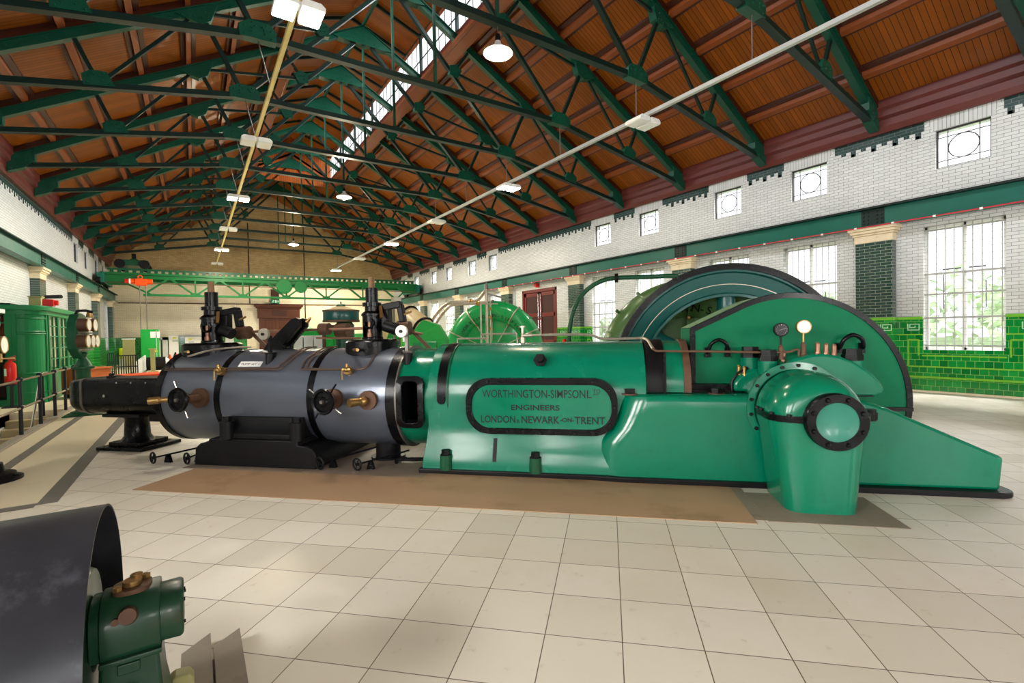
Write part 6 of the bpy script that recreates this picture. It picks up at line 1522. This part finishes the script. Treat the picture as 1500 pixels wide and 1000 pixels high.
build('hood', MB().box(XL + 0.24, XL + 0.60, 16.2, 16.6, 2.30, 2.40), 'white', bx_, 0, 0.01)
build('back_plate', MB().box(XL + 0.235, XL + 0.245, 16.3, 16.5, 2.0, 2.3), 'grey_lt', bx_, 0)
# crate behind the gauge stand
c = thing('packing_crate', 'orange brown plywood chest behind the gauge stand', 'crate', (-2.1, 18.2, 0.0))
ca = bg(117, 537, 13.4); cbp = bg(162, 535, 14.2)
dv = Vector((cbp.x - ca.x, cbp.y - ca.y, 0)); Lc = dv.length; dv.normalize(); nv = Vector((-dv.y, dv.x, 0))
def crate_box(mb, a0, a1, b0, b1, z0, z1):
    o = Vector((ca.x, ca.y, 0))
    mb.loft([[tuple(o + dv*a + nv*b + Vector((0, 0, z))) for a, b in ((a0, b0), (a1, b0), (a1, b1), (a0, b1))] for z in (z0, z1)]); return mb
build('body', crate_box(MB(), 0, Lc, 0, 0.7, 0.1, 0.78), 'crate', c, 0, 0.008)
build('lid', crate_box(MB(), -0.03, Lc + 0.03, -0.03, 0.73, 0.78, 0.83), 'crate', c, 0, 0.008)
build('skid', crate_box(crate_box(MB(), 0.05, 0.2, 0.02, 0.68, 0, 0.1), Lc - 0.2, Lc - 0.05, 0.02, 0.68, 0, 0.1), 'wood_dark', c, 0)
# orange trolley behind the pedestal
o_ = bg(216, 640, 10.0)
t_ = thing('trolley_table', 'orange red steel trolley table half hidden behind the black pedestal', 'trolley', (-0.9, 11.2, 0.0))
tx0 = bg(188, 553, 11.3); tx1 = bg(250, 553, 12.0)
d2 = Vector((tx1.x - tx0.x, tx1.y - tx0.y, 0)); L2 = d2.length; d2.normalize(); n2 = Vector((-d2.y, d2.x, 0))
def tbox(mb, a0, a1, b0, b1, z0, z1):
    o = Vector((tx0.x, tx0.y, 0)); mb.loft([[tuple(o + d2*a + n2*b + Vector((0, 0, z))) for a, b in ((a0, b0), (a1, b0), (a1, b1), (a0, b1))] for z in (z0, z1)]); return mb
build('top', tbox(MB(), 0, L2, 0, 0.9, 0.70, 0.76), 'orange', t_, 0, 0.01)
build('side_panel', tbox(MB(), 0.05, L2 - 0.05, 0.02, 0.06, 0.05, 0.30), 'orange', t_, 0)
for a in (0.05, L2 - 0.12):
    for b in (0.02, 0.82): build('leg', tbox(MB(), a, a + 0.06, b, b + 0.06, 0.0, 0.70), 'orange', t_, 0)
# far left railing, panel and posts
def px_rail(pxs, Y, h, label):
    r = thing('barrier_railing', label, 'railing', (far_x(sum(pxs)/len(pxs), Y), Y, 0))
    xs_ = [far_x(p, Y) for p in pxs]
    for x in xs_: build('bar', MB().box(x - 0.018, x + 0.018, Y - 0.018, Y + 0.018, 0, h), 'black_rail', r, 0)
    for z in (h, 0.15, h*0.55): build('rail', MB().box(min(xs_), max(xs_), Y - 0.02, Y + 0.02, z - 0.02, z + 0.02), 'black_rail', r, 0)
px_rail([168.5, 172.5, 176.5, 180, 183.5, 187, 190.5, 194, 197.5, 200.5], 24.5, 0.98, 'black barred railing in front of the olive grey cabinet at the far left')
px_rail([157, 160, 163, 166], 28.5, 1.0, 'short black railing at the foot of the left-hand wall far down the hall')
y3 = 26.5
solo('barrier', MB().loft([[(far_x(196, y3), y3, 0.05), (far_x(211, 31), 31, 0.05), (far_x(211, 31), 31, 0.80), (far_x(196, y3), y3, 0.62)], [(far_x(196, y3) + 0.06, y3, 0.05), (far_x(211, 31) + 0.06, 31, 0.05), (far_x(211, 31) + 0.06, 31, 0.80), (far_x(196, y3) + 0.06, y3, 0.62)]]), 'grey_gr', 'sloping pale blue grey barrier panel right of the black barred railing', 'panel', (far_x(203, 28.5), 28.5, 0.05), smooth=0)
pxx = far_x(223, 29.5)
pst_ = thing('timber_post', 'short sandy post with a flat cap before the green switch cabinet', 'post', (pxx, 29.5, 0))
build('shaft', MB().box(pxx - 0.09, pxx + 0.09, 29.41, 29.59, 0, 1.1), 'sand', pst_, 0); build('cap', MB().box(pxx - 0.15, pxx + 0.15, 29.35, 29.65, 1.1, 1.16), 'sand', pst_, 0)
build('foot', MB().box(pxx - 0.2, pxx + 0.2, 29.3, 29.7, 0, 0.05), 'step', pst_, 0)
hv = far_x(176.5, 34.0)
h_ = thing('warning_post', 'bright yellow and white post behind the black barred railing', 'post', (hv, 34, 0))
build('upper', MB().cyl((hv, 34, 0.55), (hv, 34, 1.15), 0.08, n=14), 'hi_vis', h_); build('lower', MB().cyl((hv, 34, 0.0), (hv, 34, 0.55), 0.08, n=14), 'white', h_)
mo = far_x(218, 31.5)
mo += 0.36
m_ = thing('electric_motor', 'dark round motor on the floor in front of the green switch cabinet', 'motor', (mo, 31.2, 0))
build('casing', MB().cyl((mo - 0.55, 31.2, 0.36), (mo + 0.35, 31.2, 0.36), 0.32, n=24), 'iron', m_); build('end_bell', MB().cyl((mo + 0.35, 31.2, 0.36), (mo + 0.5, 31.2, 0.36), 0.30, 0.2, 24), 'grey_gr', m_)
build('feet', MB().box(mo - 0.5, mo + 0.3, 31.0, 31.4, 0, 0.1), 'iron', m_, 0)
# low round stand at the left edge
ls = thing('floor_socket', 'low stepped iron floor socket at the left edge of the picture', 'floor socket', (-2.0, 7.95, 0.0))
build('base', MB().lathe([(0.30, 0.0), (0.30, 0.03), (0.24, 0.05), (0.24, 0.08), (0.15, 0.10), (0.13, 0.2), (0.0, 0.2)], (-2.02, 7.95, 0), (0, 0, 1), 32), 'iron', ls)
build('bolt', MB().hexnut((-1.77, 7.9, 0.03), (0, 0, 1), 0.03, 0.03), 'iron', ls)
# ------------------------------------------------------------------ foreground: sheet hood and bearing of the near machine
HX, HY, HZ, HR = -0.30, 2.36, 0.475, 0.492
bl = thing('drum_hood_machine', 'dark sheet metal drum hood with green bearing pedestal in the near left corner', 'machine', (-0.6, HY, 0.0))
def hood(r, x0, x1, a0, a1, n=48):
    return [[(x, HY + r*math.cos(math.radians(a0 + (a1 - a0)*k/n)), HZ + r*math.sin(math.radians(a0 + (a1 - a0)*k/n))) for k in range(n + 1)] for x in (x0, x1)]
a, b = hood(HR, -2.4, HX, -40, 220), hood(HR - 0.008, -2.4, HX, -40, 220)
m = MB().loft([a[0], a[1], b[1], b[0], a[0]], False, False, False)
build('hood', m, 'hood', bl, 40)
build('hood_base', MB().box(-2.4, -0.36, HY - 0.42, HY - 0.37, 0.0, 0.22).box(-2.4, -0.36, HY + 0.37, HY + 0.42, 0.0, 0.22), 'iron', bl, 0)
build('drum', MB().lathe([(0.0, -2.3), (0.36, -2.3), (0.36, -0.42), (0.33, -0.40), (0.10, -0.39), (0.10, -0.34)], (0, HY, HZ), (1, 0, 0), 48), 'black', bl)
build('drum_flange', MB().lathe([(0.12, -0.37), (0.24, -0.37), (0.25, -0.355), (0.24, -0.34), (0.12, -0.335)], (0, HY, HZ + 0.02), (1, 0, 0), 36, close=True), 'green_oily_dim', bl)
build('shaft', MB().cyl((-0.4, HY - 0.06, HZ + 0.08), (-0.2, HY - 0.06, HZ + 0.08), 0.045, n=20), 'rust', bl)
bh = MB(); rings = []
prof = [(-0.105, 0.46), (-0.12, 0.50), (-0.12, 0.58), (-0.105, 0.625), (-0.07, 0.66), (-0.03, 0.672), (0.03, 0.672), (0.07, 0.66), (0.105, 0.625), (0.12, 0.58), (0.12, 0.50), (0.105, 0.46)]
sc_ = ((-0.335, 0.86), (-0.33, 0.92), (-0.305, 0.93), (-0.30, 1.0), (-0.135, 1.0), (-0.13, 0.97))
for x, k in sc_: rings.append([(x, HY - 0.06 + y*k, 0.555 + (z - 0.555)*k) for y, z in prof])
hs = build('bearing_housing', MB().loft(rings), 'green_oily_dim', bl, 40)
pe = [(-0.085, 0.475), (-0.10, 0.50), (-0.10, 0.575), (-0.085, 0.62), (-0.05, 0.645), (0.05, 0.645), (0.085, 0.62), (0.10, 0.575), (0.10, 0.50), (0.085, 0.475)]
rings = [[(x, HY - 0.06 + y*k, 0.56 + (z - 0.56)*k) for y, z in pe] for x, k in ((-0.135, 0.98), (-0.07, 1.0), (-0.062, 0.96), (-0.058, 0.90))]
ec_ = build('end_cover', MB().loft(rings), 'green_oily_dim', hs, 40)
for y, z in ((-0.06, 0.60), (0.0, 0.615), (-0.07, 0.52), (0.06, 0.58)):
    build('cover_screw', MB().cyl((-0.06, HY - 0.06 + y, z), (-0.052, HY - 0.06 + y, z), 0.007, n=8), 'iron', ec_)
cap = MB().loft([[(x, y, z) for x, y in rrect(-0.275, -0.155, HY - 0.125, HY - 0.005, 0.05, 5)] for z in (0.667, 0.683)])
cp_ = build('oil_cap_plate', cap, 'rust', hs, 36)
build('oil_cap', MB().cyl((-0.215, HY - 0.065, 0.683), (-0.215, HY - 0.065, 0.70), 0.030, n=16).cyl((-0.205, HY - 0.03, 0.683), (-0.205, HY - 0.03, 0.705), 0.02, n=12), 'brass', cp_)
for x, y in ((-0.255, HY - 0.1), (-0.175, HY - 0.03)): build('cap_screw', MB().hexnut((x, y, 0.683), (0, 0, 1), 0.014, 0.014), 'brass', cp_)
build('side_cup', MB().cyl((-0.22, HY - 0.16, 0.61), (-0.22, HY - 0.20, 0.625), 0.032, 0.026, 16).cyl((-0.255, HY - 0.165, 0.60), (-0.255, HY - 0.19, 0.61), 0.012, n=8), 'rust', hs)
pdm = MB().loft([[(x0, HY - 0.06 - w, z), (x1, HY - 0.06 - w, z), (x1, HY - 0.06 + w, z), (x0, HY - 0.06 + w, z)] for z, x0, x1, w in ((0.0, -0.36, -0.06, 0.19), (0.06, -0.35, -0.09, 0.16), (0.30, -0.315, -0.125, 0.115), (0.465, -0.305, -0.135, 0.115))])
pd_ = build('pedestal', pdm, 'green_oily_dim', bl, 30, 0.012)
build('pedestal_ledge', MB().box(-0.305, -0.125, HY - 0.19, HY + 0.07, 0.455, 0.475), 'green_oily_dim', pd_, 0, 0.006)
build('name_boss', MB().box(-0.255, -0.19, HY - 0.187, HY - 0.165, 0.415, 0.452), 'green_oily_dim', pd_, 0, 0.004)
build('plug', MB().cyl((-0.22, HY - 0.17, 0.345), (-0.22, HY - 0.20, 0.345), 0.028, n=20), 'green_oily_dim', pd_)
build('pedestal_foot', MB().box(-0.36, -0.03, HY - 0.27, HY + 0.15, 0.0, 0.05), 'green_oily_dim', pd_, 0, 0.01)
build('side_lug', MB().prism([(-0.12, 0.0), (-0.035, 0.0), (-0.035, 0.15), (-0.05, 0.175), (-0.10, 0.18), (-0.12, 0.17)], 'uz', HY + 0.10, HY + 0.17), 'sand', pd_, 30, 0.008)
# slabs on the floor beside it
for k, (x0, x1, y0, y1, h, lab) in enumerate(((-0.09, 0.035, 2.30, 2.98, 0.055, 'grey brown floor slab nearest the green bearing pedestal'), (0.045, 0.165, 2.25, 2.95, 0.06, 'grey brown floor slab, outer of the two beside the green pedestal'))):
    s = solo('floor_slab', MB().loft([[(x0, y0, z), (x1, y0, z), (x1, y1 - 0.02*k, z), (x0, y1 - 0.12, z)] for z in (0.0, h)]), 'slab', lab, 'slab', ((x0 + x1)/2, (y0 + y1)/2, 0), smooth=0)
